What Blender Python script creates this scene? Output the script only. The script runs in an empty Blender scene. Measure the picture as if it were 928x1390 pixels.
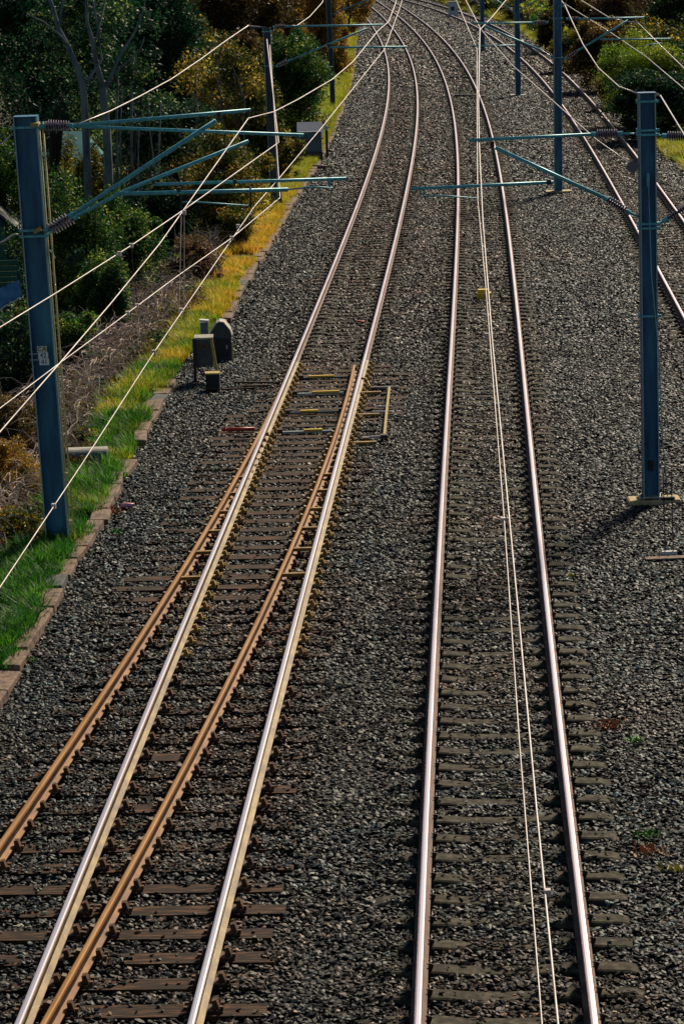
import bpy, bmesh, math, random
import numpy as np
from mathutils import Vector, Matrix, Euler
random.seed(7); rng = np.random.default_rng(11)
sc = bpy.context.scene
COL = sc.collection
PI = math.pi

# ------------------------------------------------------------------ camera
F = 3700.0; CX, CY = 464.0, 695.0; W0, H0 = 928.0, 1390.0
roll = math.radians(1.9); th = math.atan(814 / F); CH = 9.5 * math.cos(th)
fwd = Vector((0, math.cos(th), -math.sin(th))); up0 = Vector((0, math.sin(th), math.cos(th))); r0 = Vector((1, 0, 0))
RR = math.cos(roll) * r0 - math.sin(roll) * up0
UU = math.sin(roll) * r0 + math.cos(roll) * up0
CAM = Vector((0, 0, CH))
def ray(px, py): return fwd + RR * ((px - CX) / F) - UU * ((py - CY) / F)
def at(px, py, z=0.0):
    d = ray(px, py); return CAM + d * ((z - CH) / d.z)
def atY(px, py, Y):
    d = ray(px, py); return CAM + d * (Y / d.y)
cam = bpy.data.cameras.new('camera'); camo = bpy.data.objects.new('camera', cam); COL.objects.link(camo)
camo.matrix_world = Matrix(((RR.x, UU.x, -fwd.x, 0), (RR.y, UU.y, -fwd.y, 0), (RR.z, UU.z, -fwd.z, CH), (0, 0, 0, 1)))
cam.sensor_fit = 'HORIZONTAL'; cam.sensor_width = 36; cam.lens = 36 * F / W0
cam.clip_start = 0.5; cam.clip_end = 5000
sc.camera = camo

# ------------------------------------------------------------------ light
SUN_EL, SUN_AZ = math.radians(36), math.radians(27)      # azimuth from +Y towards +X
w = bpy.data.worlds.new("World"); sc.world = w; w.use_nodes = True
nt = w.node_tree; bg = nt.nodes['Background']
sky = nt.nodes.new('ShaderNodeTexSky'); sky.sky_type = 'NISHITA'; sky.sun_disc = False
sky.sun_elevation = SUN_EL; sky.sun_rotation = SUN_AZ; sky.dust_density = 0.6; sky.ozone_density = 2.0
nt.links.new(sky.outputs[0], bg.inputs[0]); bg.inputs[1].default_value = 0.05
sd = bpy.data.lights.new('sun', 'SUN'); sd.energy = 5.0; sd.angle = math.radians(10); sd.color = (1.0, 0.86, 0.66)
so = bpy.data.objects.new('sun', sd); COL.objects.link(so)
sv = Vector((math.sin(SUN_AZ) * math.cos(SUN_EL), math.cos(SUN_AZ) * math.cos(SUN_EL), math.sin(SUN_EL)))
so.rotation_euler = sv.to_track_quat('Z', 'Y').to_euler(); so.location = (40, 40, 40)
vs = sc.view_settings; vs.view_transform = 'Standard'; vs.look = 'None'; vs.gamma = 1; vs.exposure = 0.0; vs.use_curve_mapping = False

# ------------------------------------------------------------------ materials
def lin(c):  # sRGB 0-255 -> linear
    return tuple((x / 255 / 12.92 if x / 255 <= .04045 else ((x / 255 + .055) / 1.055) ** 2.4) for x in c)
def newmat(name):
    m = bpy.data.materials.new(name); m.use_nodes = True
    return m, m.node_tree, m.node_tree.nodes['Principled BSDF']
def ramp(nt, cols, pos=None):
    r = nt.nodes.new('ShaderNodeValToRGB'); e = r.color_ramp.elements
    n = len(cols); pos = pos or [i / (n - 1) for i in range(n)]
    while len(e) < n: e.new(0.5)
    for i in range(n): e[i].position = pos[i]; e[i].color = (*cols[i], 1)
    return r
def noisy(name, cols, scale=6.0, rough=0.7, metal=0.0, bump=0.3, stretch=(1, 1, 1), detail=6, pos=None, obj=True, bdist=0.01, spec=0.5):
    m, nt, b = newmat(name)
    tc = nt.nodes.new('ShaderNodeTexCoord'); mp = nt.nodes.new('ShaderNodeMapping'); mp.inputs['Scale'].default_value = stretch
    nz = nt.nodes.new('ShaderNodeTexNoise'); nz.inputs['Scale'].default_value = scale; nz.inputs['Detail'].default_value = detail; nz.inputs['Roughness'].default_value = 0.65
    geo = nt.nodes.new('ShaderNodeNewGeometry')
    nt.links.new(geo.outputs['Position'], mp.inputs[0]); nt.links.new(mp.outputs[0], nz.inputs['Vector'])
    r = ramp(nt, cols, pos or [0.3 + 0.4 * i / (len(cols) - 1) for i in range(len(cols))])
    nt.links.new(nz.outputs['Fac'], r.inputs[0]); nt.links.new(r.outputs[0], b.inputs['Base Color'])
    b.inputs['Roughness'].default_value = rough; b.inputs['Metallic'].default_value = metal; b.inputs['Specular IOR Level'].default_value = spec
    if bump:
        bp = nt.nodes.new('ShaderNodeBump'); bp.inputs['Strength'].default_value = bump; bp.inputs['Distance'].default_value = bdist
        nt.links.new(nz.outputs['Fac'], bp.inputs['Height']); nt.links.new(bp.outputs[0], b.inputs['Normal'])
    return m
M = {}
M['railtop'] = noisy('polished_rail_steel', [(.85, .72, .72), (.98, .88, .88)], 3, 0.34, 0.85, 0.05, (1, .05, 1))
M['railshade'] = noisy('shaded_rail_web', [(.018, .01, .01), (.05, .026, .018), (.1, .05, .03)], 7, 0.6, 0.0, 0.3, (1, .3, 1), spec=.2)  # shade under the rail head, painted into the web colour
M['railshoulder'] = noisy('worn_rail_shoulder', [(.55, .4, .42), (.82, .66, .7)], 6, 0.38, 0.8, 0.1, (1, .1, 1))
M['rustside'] = noisy('brown_rail_shoulder', [(.2, .075, .012), (.4, .18, .03)], 6, 0.55, 0.3, 0.1, (1, .1, 1))
M['railweb'] = noisy('rusty_rail_side', [(.05, .025, .02), (.13, .06, .035), (.2, .1, .05)], 9, 0.75, 0.0, 0.3, (1, .3, 1))
M['railweb_y'] = noisy('ochre_rail_side', [(.09, .05, .015), (.26, .16, .04), (.46, .32, .09)], 9, 0.6, 0.0, 0.3, (1, .3, 1))
M['rusttop'] = noisy('rusty_rail_head', [(.32, .13, .02), (.55, .28, .06), (.6, .42, .2)], 4, 0.38, 0.5, 0.1, (1, .1, 1))
M['rustweb'] = noisy('orange_rusty_rail_side', [(.09, .032, .006), (.27, .1, .013), (.45, .2, .03)], 7, 0.7, 0.0, 0.3, (1, .3, 1))
M['chair_y'] = noisy('ochre_cast_iron', [(.12, .06, .012), (.34, .2, .04), (.5, .34, .08)], 12, 0.6, 0.0, 0.3)
M['chair_r'] = noisy('rust_cast_iron', [(.03, .015, .01), (.09, .04, .015), (.22, .09, .025)], 12, 0.65, 0.0, 0.3)
M['clip'] = noisy('dark_rail_clip_steel', [(.02, .016, .014), (.07, .05, .04)], 12, 0.55, 0.3, 0.2)
M['concrete'] = noisy('weathered_sleeper_concrete', [(.022, .02, .015), (.065, .057, .04), (.17, .145, .1)], 10, 0.9, 0, 0.4, spec=.15)
M['timber'] = noisy('old_bearer_timber', [(.008, .007, .006), (.034, .021, .013), (.24, .11, .05)], 3.0, 0.85, 0, 0.6, (1, 9, 9), spec=.2)
M['galv_blue'] = noisy('blue_grey_mast_steel', [(.015, .05, .1), (.03, .12, .24), (.05, .2, .34), (.09, .32, .42)], 4, 0.45, 0.2, 0.12, (1, 1, .18))
M['galv_dark'] = noisy('dark_blue_mast_steel', [(.012, .025, .045), (.035, .065, .1), (.06, .11, .17)], 3, 0.5, 0.25, 0.08, (1, 1, .25))
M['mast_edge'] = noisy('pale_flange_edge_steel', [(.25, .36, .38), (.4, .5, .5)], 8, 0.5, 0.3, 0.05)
M['teal'] = noisy('teal_painted_tube', [(.05, .26, .33), (.1, .42, .5), (.18, .55, .6)], 14, 0.45, 0.15, 0.08)
M['tealbright'] = noisy('bright_teal_steel', [(.03, .38, .55), (.06, .5, .65)], 4, 0.5, 0.1, 0.05)
M['wire'] = noisy('bright_aluminium_wire', [(.5, .42, .38), (.85, .76, .7)], 2, 0.45, 0.2, 0)
M['wire_dark'] = noisy('dark_wire', [(.05, .05, .05), (.12, .11, .1)], 4, 0.6, 0.2, 0)
M['ochre_tube'] = noisy('ochre_cable_guard', [(.6, .48, .18), (.85, .74, .36)], 6, 0.5, 0, 0)
M['porcelain'] = noisy('purple_brown_porcelain', [(.03, .012, .035), (.07, .03, .08)], 4, 0.3, 0, 0, spec=.9)
M['porcelain_glint'] = noisy('porcelain_rim_glint', [(.3, .22, .32), (.5, .4, .5)], 4, 0.6, 0, 0, spec=.9)  # lighter rim colour paints the glints on the insulator sheds
M['kerb'] = noisy('reddish_kerb_stone', [(.04, .03, .024), (.13, .085, .06), (.29, .18, .12), (.1, .09, .075)], 6, 0.85, 0, 0.6)
M['kerb_grey'] = noisy('grey_kerb_stone', [(.04, .048, .048), (.12, .12, .11)], 3.5, 0.85, 0, 0.6)
M['pad'] = noisy('ochre_concrete_pad', [(.22, .16, .08), (.55, .42, .2), (.6, .52, .35)], 7, 0.85, 0, 0.5)
M['greybox'] = noisy('grey_green_cabinet', [(.03, .04, .045), (.07, .085, .09)], 5, 0.55, 0.1, 0.1)
M['blackbox'] = noisy('black_cabinet', [(.008, .01, .013), (.02, .022, .028)], 5, 0.5, 0.1, 0.1)
M['palelid'] = noisy('weathered_lid_and_lit_edge', [(.32, .3, .24), (.6, .56, .45)], 9, 0.6, 0, 0.2)
M['ochre'] = noisy('ochre_paint_and_lit_lid', [(.3, .2, .05), (.6, .45, .12)], 9, 0.6, 0, 0.2)
M['bluecab'] = noisy('blue_grey_cabinet', [(.06, .1, .16), (.13, .18, .26)], 3, 0.5, 0, 0.1)
M['yellow'] = noisy('yellow_painted_steel', [(.75, .42, .02), (.95, .68, .06)], 9, 0.5, 0, 0.2)
M['red'] = noisy('red_plastic_pipe', [(.45, .03, .02), (.65, .08, .04)], 6, 0.45, 0, 0)
M['white'] = noisy('white_paint', [(.6, .6, .58), (.8, .8, .78)], 3, 0.5, 0, 0.05)
M['plate_cream'] = noisy('cream_plate', [(.7, .66, .5), (.85, .8, .62)], 8, .5, 0, 0)
M['plate_white'] = noisy('white_plate', [(.8, .84, .84), (.92, .95, .95)], 8, .5, 0, 0)
M['pink'] = noisy('pink_plastic', [(.7, .2, .25), (.9, .5, .5)], 14, 0.4, 0, 0)
M['black'] = noisy('black_paint', [(.005, .005, .005), (.012, .012, .012)], 3, 0.6, 0, 0)
M['tealroof'] = noisy('teal_roof_sheet', [(.03, .18, .2), (.06, .32, .33)], 1.5, 0.6, 0, 0.1)
M['render'] = noisy('pale_house_render', [(.4, .44, .44), (.6, .62, .6)], 1.5, 0.8, 0, 0.1)
M['shed'] = noisy('dark_green_shed_boards', [(.012, .03, .03), (.03, .06, .055)], 2, 0.75, 0, 0.3, (1, 1, 12))
M['fence'] = noisy('green_fence_boards', [(.012, .06, .04), (.03, .12, .07), (.06, .17, .1)], 4, 0.75, 0, 0.3, (1, 1, 6))
M['bluesheet'] = noisy('blue_plastic_sheet', [(.04, .16, .3), (.1, .3, .48)], 4, 0.4, 0, 0.2)
M['bark'] = noisy('grey_bark', [(.04, .06, .065), (.12, .16, .17), (.22, .25, .24)], 5, 0.85, 0, 0.6, (1, 1, .3), bdist=.03)
M['darkbark'] = noisy('dark_bark', [(.02, .02, .018), (.06, .055, .045)], 5, 0.9, 0, 0.6, (1, 1, .3))
M['deadstem'] = noisy('dead_bramble_stems', [(.14, .09, .07), (.55, .42, .34), (.9, .76, .64)], 1.6, 0.8, 0, 0)
M['glass'] = noisy('dark_window_glass', [(.02, .03, .04), (.05, .07, .08)], 1, 0.1, 0, 0, spec=.8)

def foliage(name, cols, pos=None, transl=.45, attr=True, gscale=.5):
    m, nt, b = newmat(name)
    if attr:
        a = nt.nodes.new('ShaderNodeAttribute'); a.attribute_name = 'rnd'; src = a.outputs['Fac']
    else:
        a = nt.nodes.new('ShaderNodeObjectInfo'); src = a.outputs['Random']
    r = ramp(nt, cols, pos)
    nt.links.new(src, r.inputs[0])
    nt.links.new(r.outputs[0], b.inputs['Base Color']); b.inputs['Roughness'].default_value = .5; b.inputs['Specular IOR Level'].default_value = .4
    t = nt.nodes.new('ShaderNodeBsdfTranslucent'); nt.links.new(r.outputs[0], t.inputs['Color'])
    mx = nt.nodes.new('ShaderNodeMixShader'); mx.inputs[0].default_value = transl + .08
    out = nt.nodes['Material Output']
    nt.links.new(b.outputs[0], mx.inputs[1]); nt.links.new(t.outputs[0], mx.inputs[2]); nt.links.new(mx.outputs[0], out.inputs[0])
    return m
FM = {
 'dark': foliage('dark_green_leaves', [(.003, .014, .01), (.006, .03, .016), (.012, .05, .022), (.05, .11, .03), (.36, .44, .1)], [0, .32, .58, .8, .98]),
 'conifer': foliage('deep_green_needles', [(.004, .022, .012), (.01, .05, .02), (.012, .075, .028)]),
 'green': foliage('mid_green_leaves', [(.005, .024, .01), (.012, .055, .014), (.03, .11, .02), (.14, .24, .03), (.62, .62, .1)], [0, .3, .55, .76, .97]),
 'olive': foliage('olive_autumn_leaves', [(.008, .018, .007), (.02, .045, .01), (.06, .085, .015), (.24, .22, .02), (.4, .17, .02), (.95, .78, .12)], [0, .28, .5, .7, .82, .96]),
 'rust': foliage('rust_autumn_leaves', [(.012, .01, .008), (.04, .028, .013), (.12, .065, .018), (.06, .075, .016), (.7, .46, .08)], [0, .28, .52, .74, .97]),
 'orange': foliage('orange_gold_leaves', [(.06, .03, .01), (.26, .12, .02), (.5, .28, .03), (.14, .14, .02), (.65, .42, .06)]),
 'plum': foliage('brown_purple_leaves', [(.03, .018, .02), (.1, .045, .04), (.17, .1, .04), (.1, .13, .03)]),
 'lime': foliage('yellow_green_leaves', [(.03, .09, .01), (.1, .22, .015), (.28, .36, .03), (.45, .38, .03)]),
}

def stone_mat():
    m, nt, b = newmat('ballast_stone')
    oi = nt.nodes.new('ShaderNodeObjectInfo')
    r = ramp(nt, [(.002, .0025, .003), (.005, .006, .0065), (.012, .0135, .013), (.034, .033, .027), (.13, .118, .09), (.42, .37, .28)], [0, .3, .54, .76, .91, 1])
    nt.links.new(oi.outputs['Random'], r.inputs[0])
    # rusty / sandy zones of the track bed
    at_ = nt.nodes.new('ShaderNodeAttribute'); at_.attribute_type = 'INSTANCER'; at_.attribute_name = 'tint'
    r2 = ramp(nt, [(.42, .76, .98), (.6, .76, .84), (1.0, .78, .66), (1.7, .8, .58)], [.08, .35, .6, 1])
    nt.links.new(at_.outputs['Fac'], r2.inputs[0])
    mul = nt.nodes.new('ShaderNodeMix'); mul.data_type = 'RGBA'; mul.blend_type = 'MULTIPLY'; mul.inputs[0].default_value = 1
    nt.links.new(r.outputs[0], mul.inputs[6]); nt.links.new(r2.outputs[0], mul.inputs[7])
    nt.links.new(mul.outputs[2], b.inputs['Base Color']); b.inputs['Roughness'].default_value = .55; b.inputs['Specular IOR Level'].default_value = .22
    return m
M['stone'] = stone_mat()
def bed_mat():
    m, nt, b = newmat('ballast_bed')
    geo = nt.nodes.new('ShaderNodeNewGeometry')
    v = nt.nodes.new('ShaderNodeTexVoronoi'); v.inputs['Scale'].default_value = 15
    nt.links.new(geo.outputs['Position'], v.inputs['Vector'])
    sep = nt.nodes.new('ShaderNodeSeparateColor'); nt.links.new(v.outputs['Color'], sep.inputs[0])
    r = ramp(nt, [(.003, .003, .003), (.006, .006, .006), (.018, .017, .014), (.08, .068, .05)], [0, .4, .75, 1])
    nt.links.new(sep.outputs[0], r.inputs[0])
    nz = nt.nodes.new('ShaderNodeTexNoise'); nz.inputs['Scale'].default_value = .35; nz.inputs['Detail'].default_value = 4
    nt.links.new(geo.outputs['Position'], nz.inputs['Vector'])
    r2 = ramp(nt, [(.72, .95, 1.05), (1.05, 1.0, .92), (1.45, .95, .75)], [.36, .5, .66])
    nt.links.new(nz.outputs['Fac'], r2.inputs[0])
    mul = nt.nodes.new('ShaderNodeMix'); mul.data_type = 'RGBA'; mul.blend_type = 'MULTIPLY'; mul.inputs[0].default_value = 1
    nt.links.new(r.outputs[0], mul.inputs[6]); nt.links.new(r2.outputs[0], mul.inputs[7])
    nt.links.new(mul.outputs[2], b.inputs['Base Color']); b.inputs['Roughness'].default_value = .7; b.inputs['Specular IOR Level'].default_value = .2
    bp = nt.nodes.new('ShaderNodeBump'); bp.inputs['Strength'].default_value = 1; bp.inputs['Distance'].default_value = .05; bp.invert = True
    nt.links.new(v.outputs['Distance'], bp.inputs['Height']); nt.links.new(bp.outputs[0], b.inputs['Normal'])
    return m
M['bed'] = bed_mat()
M['soil'] = noisy('leaf_litter_soil', [(.012, .02, .01), (.03, .04, .015), (.07, .05, .025), (.03, .07, .015)], 2.2, .95, 0, .8, bdist=.1)
M['verge'] = noisy('verge_earth', [(.03, .05, .012), (.06, .08, .015), (.13, .1, .025)], 2.5, .95, 0, .8, bdist=.06)

# ------------------------------------------------------------------ helpers
def tag(o, label=None, cat=None, group=None, kind=None):
    if label: o['label'] = label
    if cat: o['category'] = cat
    if group: o['group'] = group
    if kind: o['kind'] = kind
    return o
def empty(name, loc, label, cat, group=None):
    o = bpy.data.objects.new(name, None); COL.objects.link(o); o.location = loc; o.empty_display_size = .2
    return tag(o, label, cat, group)
class MB:
    def __init__(s): s.v = []; s.f = []; s.m = []
    def add(s, vs, fs, mi=0):
        n = len(s.v); s.v += [tuple(p) for p in vs]; s.f += [tuple(n + i for i in f) for f in fs]; s.m += [mi] * len(fs); return s
    def box(s, c, size, rot=(0, 0, 0), mi=0, taper=1.0):
        R = Euler(rot).to_matrix(); c = Vector(c); hx, hy, hz = [q / 2 for q in size]; vs = []
        for z, t in ((-hz, 1), (hz, taper)):
            for x, y in ((-hx, -hy), (hx, -hy), (hx, hy), (-hx, hy)): vs.append(c + R @ Vector((x * t, y * t, z)))
        return s.add(vs, [(3, 2, 1, 0), (4, 5, 6, 7), (0, 1, 5, 4), (1, 2, 6, 5), (2, 3, 7, 6), (3, 0, 4, 7)], mi)
    def tube(s, pts, r, n=6, mi=0, cap=True):
        pts = [Vector(p) for p in pts]; N = len(pts); rs = r if isinstance(r, (list, tuple)) else [r] * N
        vs = []; up = Vector((0, 0, 1)); 
        for i, p in enumerate(pts):
            t = (pts[min(i + 1, N - 1)] - pts[max(i - 1, 0)]).normalized()
            a = t.cross(up if abs(t.z) < .95 else Vector((1, 0, 0))).normalized(); b = a.cross(t)
            for k in range(n):
                q = 2 * PI * k / n; vs.append(p + (a * math.cos(q) + b * math.sin(q)) * rs[i])
        fs = [(i * n + k, i * n + (k + 1) % n, (i + 1) * n + (k + 1) % n, (i + 1) * n + k) for i in range(N - 1) for k in range(n)]
        if cap: fs += [tuple(range(n))[::-1], tuple((N - 1) * n + k for k in range(n))]
        return s.add(vs, fs, mi)
    def prism(s, poly, y0, y1, mi=0):     # poly in x,z ; extruded along y
        n = len(poly); vs = [(x, y0, z) for x, z in poly] + [(x, y1, z) for x, z in poly]
        fs = [tuple(range(n)), tuple(range(2 * n - 1, n - 1, -1))] + [(i, i + n, (i + 1) % n + n, (i + 1) % n) for i in range(n)]
        return s.add(vs, fs, mi)
    def build(s, name, mat, parent=None, smooth=False, loc=None):
        me = bpy.data.meshes.new(name); off = Vector(loc) if loc is not None else Vector()
        me.from_pydata([tuple(Vector(v) - off) for v in s.v], [], s.f)
        for m in (mat if isinstance(mat, (list, tuple)) else [mat]): me.materials.append(m)
        me.polygons.foreach_set('material_index', s.m)
        if smooth: me.polygons.foreach_set('use_smooth', [True] * len(s.f))
        bm = bmesh.new(); bm.from_mesh(me); bmesh.ops.recalc_face_normals(bm, faces=bm.faces); bm.to_mesh(me); bm.free()
        o = bpy.data.objects.new(name, me); COL.objects.link(o); o.location = off
        if parent:
            o.parent = parent; o.location = off - (parent.location if parent.parent is None else parent.location + parent.parent.location)
        return o
def copy_child(src, parent, loc, rz=0.0, name=None):
    c = src.copy(); COL.objects.link(c); c.parent = parent; c.location = loc; c.rotation_euler = (0, 0, rz); return c

# ------------------------------------------------------------------ alignments
PA = [0.0651, -0.048, -1.3671, 2.0119, 4.8214, -3.3366]
PB = [-0.0457, 0.6601, -3.0347, 3.814, 3.7071, 0.2928]
PC = [0.1242, -1.4919, 2.4476, 3.6978, 5.8287]
def mk(P, y1, k):
    D = np.polyder(np.array(P)); D2 = np.polyder(D)
    def c(Y):
        Y = np.asarray(Y, float); Yc = np.clip(Y, 0, y1); base = np.polyval(P, Yc / 100); s = np.polyval(D, Yc / 100) / 100
        ex = Y - Yc; return base + s * ex - 0.5 * k * np.where(ex > 0, ex, 0) ** 2
    return c
cA = mk(PA, 235, .0004); cB = mk(PB, 300, .0005); cC = mk(PC, 300, .0006)
def div(Y): return -0.00105 * np.clip(57 - np.asarray(Y, float), 0, None) ** 2
cD = lambda Y: cA(Y) + div(Y)
def slope(c, Y): return float(c(Y + .5) - c(Y - .5))
KP = [at(*p, -.2) for p in [(-45, 1010), (8, 925), (38, 870), (68, 815), (90, 770), (118, 735), (143, 690), (159, 650), (186, 610), (202, 570), (224, 530), (240, 505), (268, 470), (306, 435), (320, 400), (336, 375), (358, 340), (377, 310), (388, 285), (412, 250), (434, 215), (451, 180), (462, 150), (476, 110), (479, 80), (483, 50), (478, 25), (465, 0)]]
KY = np.array([p.y for p in KP]); KX = np.array([p.x for p in KP])
def kx(Y):
    Y = np.asarray(Y, float); r = np.interp(Y, KY, KX); return np.where(Y < KY[0], KX[0] + (Y - KY[0]) * .05, np.where(Y > KY[-1], KX[-1] - (Y - KY[-1]) * .06 - .0003 * (Y - KY[-1]) ** 2, r))
def rx(Y): return cC(Y) + 2.1 + .35 * np.sin(np.asarray(Y) * .09)          # right edge of the ballast
def terrain(x, Y):
    d = np.clip(kx(Y) - x, 0, None); e = np.clip(x - rx(Y), 0, None)
    z = -.23 - 1.5 * (1 - np.exp(-np.clip(d - 1.0, 0, None) * .32)) + .5 * (1 - np.exp(-e * .25)) * 1.0
    z = z + .06 * np.sin(x * 1.7 + Y * .4) * np.clip(d + e, 0, 1)
    return z
def tz(x, Y): return float(terrain(np.float64(x), np.float64(Y)))

# ------------------------------------------------------------------ ground
def grid(name, xs_fn, ys, nx, mat, zoff=0.0):
    vs = []; fs = []
    for Y in ys:
        a, b = xs_fn(Y)
        X = np.linspace(a, b, nx); Z = terrain(X, np.full(nx, Y)) + zoff
        vs += list(zip(X.tolist(), [float(Y)] * nx, Z.tolist()))
    for j in range(len(ys) - 1):
        for i in range(nx - 1): fs.append((j * nx + i, j * nx + i + 1, (j + 1) * nx + i + 1, (j + 1) * nx + i))
    return MB().add(vs, fs).build(name, mat, smooth=True)
xs = np.concatenate([np.linspace(-1500, -60, 10), np.linspace(-50, 50, 161), np.linspace(60, 1500, 10)])
ys = np.concatenate([[-1200, -300, -60], np.linspace(-20, 340, 190), [400, 600, 1000, 2500]])
XX, YY = np.meshgrid(xs, ys); ZZ = terrain(XX, YY) - .03
nx = len(xs); vs_ = np.stack([XX, YY, ZZ], -1).reshape(-1, 3).tolist()
fs_ = [(j * nx + i, j * nx + i + 1, (j + 1) * nx + i + 1, (j + 1) * nx + i) for j in range(len(ys) - 1) for i in range(nx - 1)]
tag(MB().add(vs_, fs_).build('ground', M['soil'], smooth=True), 'dark leafy earth beyond the railway ballast', None, None, 'structure')
tag(grid('ballast_bed', lambda Y: (float(kx(Y)), float(rx(Y))), np.linspace(-10, 420, 260), 24, M['bed']), 'broad bed of crushed stone ballast under all tracks', None, None, 'structure')
tag(grid('verge', lambda Y: (float(kx(Y)) - 2.4, float(kx(Y)) - .12), np.linspace(5, 330, 200), 8, M['verge'], .006), 'earth verge under the grass beside the kerb', None, None, 'structure')

# ------------------------------------------------------------------ rails
PROF = [(-.07, -.159), (.07, -.159), (.07, -.148), (.012, -.13), (.009, -.05), (.033, -.038), (.033, -.013), (.027, -.0025), (.013, 0), (-.013, 0), (-.027, -.0025), (-.033, -.013), (-.033, -.038), (-.009, -.05), (-.012, -.13), (-.07, -.148)]
def rail(c, off, y0, y1, parent, mats, dz=0.0, extra=None, thin=1.0, label=None):
    ys = []; y = y0
    while y < y1: ys.append(y); y += 1.0 if y < 80 else 2.0
    ys.append(y1); b = MB(); n = len(PROF); vs = []
    for y in ys:
        s = slope(c, y); q = math.sqrt(1 + s * s); X = float(c(y)) + (extra(y) if extra else 0)
        nxv = Vector((1 / q, -s / q, 0)); base = Vector((X, y, dz)) + nxv * off
        for u, z in PROF: vs.append(base + nxv * (u * thin) + Vector((0, 0, z)))
    fs = []; mi = []
    for i in range(len(ys) - 1):
        for k in range(n):
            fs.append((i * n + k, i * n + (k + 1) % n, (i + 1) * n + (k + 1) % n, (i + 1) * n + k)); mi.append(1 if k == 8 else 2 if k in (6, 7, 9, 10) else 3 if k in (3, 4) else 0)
    fs.append(tuple(range(n))); mi.append(0); fs.append(tuple((len(ys) - 1) * n + k for k in range(n))[::-1]); mi.append(0)
    b.v = [tuple(v) for v in vs]; b.f = fs; b.m = mi
    o = b.build('rail', mats, parent)
    if label: o['label'] = label
    return o
G = .7525
SIL = [M['railweb'], M['railtop'], M['railshoulder'], M['railshade']]; SILY = [M['railweb_y'], M['railtop'], M['railtop'], M['railshade']]; RUS = [M['rustweb'], M['rusttop'], M['rustside'], M['railshade']]
# sleepers
def conc_mesh():
    b = MB(); xs = [-1.25, -1.15, -.95, -.75, -.55, -.3, 0, .3, .55, .75, .95, 1.15, 1.25]
    zt = [-.21, -.178, -.17, -.163, -.175, -.2, -.206, -.2, -.175, -.163, -.17, -.178, -.21]; vs = []
    for x, z in zip(xs, zt): vs += [(x, -.14, -.37), (x, -.115, z - .012), (x, -.095, z), (x, .095, z), (x, .115, z - .012), (x, .14, -.37)]
    n = 6; fs = [(i * n + k, i * n + (k + 1) % n, (i + 1) * n + (k + 1) % n, (i + 1) * n + k) for i in range(len(xs) - 1) for k in range(n)]
    fs += [tuple(range(6)), tuple((len(xs) - 1) * 6 + k for k in range(6))[::-1]]
    return b.add(vs, fs)
def fast_mesh():
    b = MB(); b.box((0, 0, -.158), (.2, .17, .01))
    for s in (-1, 1):
        b.box((s * .1, 0, -.135), (.035, .13, .05), (0, s * .3, 0)); b.tube([(s * .075, -.06, -.125), (s * .12, -.03, -.1), (s * .13, .03, -.1), (s * .075, .06, -.125)], .011, 5)
    return b
def chair_mesh():
    b = MB(); b.box((.01, 0, -.166), (.33, .17, .024), taper=.95)
    for s in (-1, 1):
        b.box((s * .1, 0, -.115), (.06, .1, .08), (0, s * -.25, 0), taper=.7); b.box((s * .16, .05, -.14), (.035, .035, .035)); b.box((s * .16, -.05, -.14), (.035, .035, .035))
    return b
def hide_proto(o):
    for c in list(o.users_collection): c.objects.unlink(o)
proto_conc = conc_mesh().build('sleeper', M['concrete']); hide_proto(proto_conc)
proto_fast = fast_mesh().build('rail_fastening', M['clip']); hide_proto(proto_fast)
proto_chair_y = chair_mesh().build('rail_chair', M['chair_y']); hide_proto(proto_chair_y)
proto_chair_r = chair_mesh().build('rail_chair', M['chair_r']); hide_proto(proto_chair_r)
SP = .6
def sleepers(c, y0, y1, parent):
    i0 = math.ceil(y0 / SP); i1 = int(y1 / SP); rest = MB(); base = conc_mesh()
    for k, i in enumerate(range(i0, i1)):
        y = i * SP; s = slope(c, y); rz = -math.atan(s); X = float(c(y))
        if k < 100:
            o = copy_child(proto_conc, parent, Vector((X, y, 0)) - parent.location, rz + random.uniform(-.006, .006))
            if k < 75:
                for u in (-G, G): copy_child(proto_fast, o, (u, 0, 0))
        else:
            R = Matrix.Rotation(rz, 3, 'Z'); n = len(rest.v)
            rest.v += [tuple(R @ Vector(v) + Vector((X, y, 0))) for v in base.v]; rest.f += [tuple(n + q for q in f) for f in base.f]; rest.m += [0] * len(base.f)
    o = rest.build('distant_sleepers', M['concrete'], parent); o['kind'] = 'stuff'
def track(c, y0, y1, label, ysl):
    t = empty('railway_track', (float(c(y0)), y0, 0), label, 'railway track', 'railway tracks')
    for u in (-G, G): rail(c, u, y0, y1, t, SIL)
    sleepers(c, ysl, 330, t); return t
TB = track(cB, -6, 400, 'straight centre railway track on concrete sleepers with two wires above it', 17)
TC = track(cC, 20, 400, 'rightmost railway track curving behind the blue steel masts', 52)
TA = track(cA, 58.01, 400, 'left railway track curving away beyond the set of points', 58.4)

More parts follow.
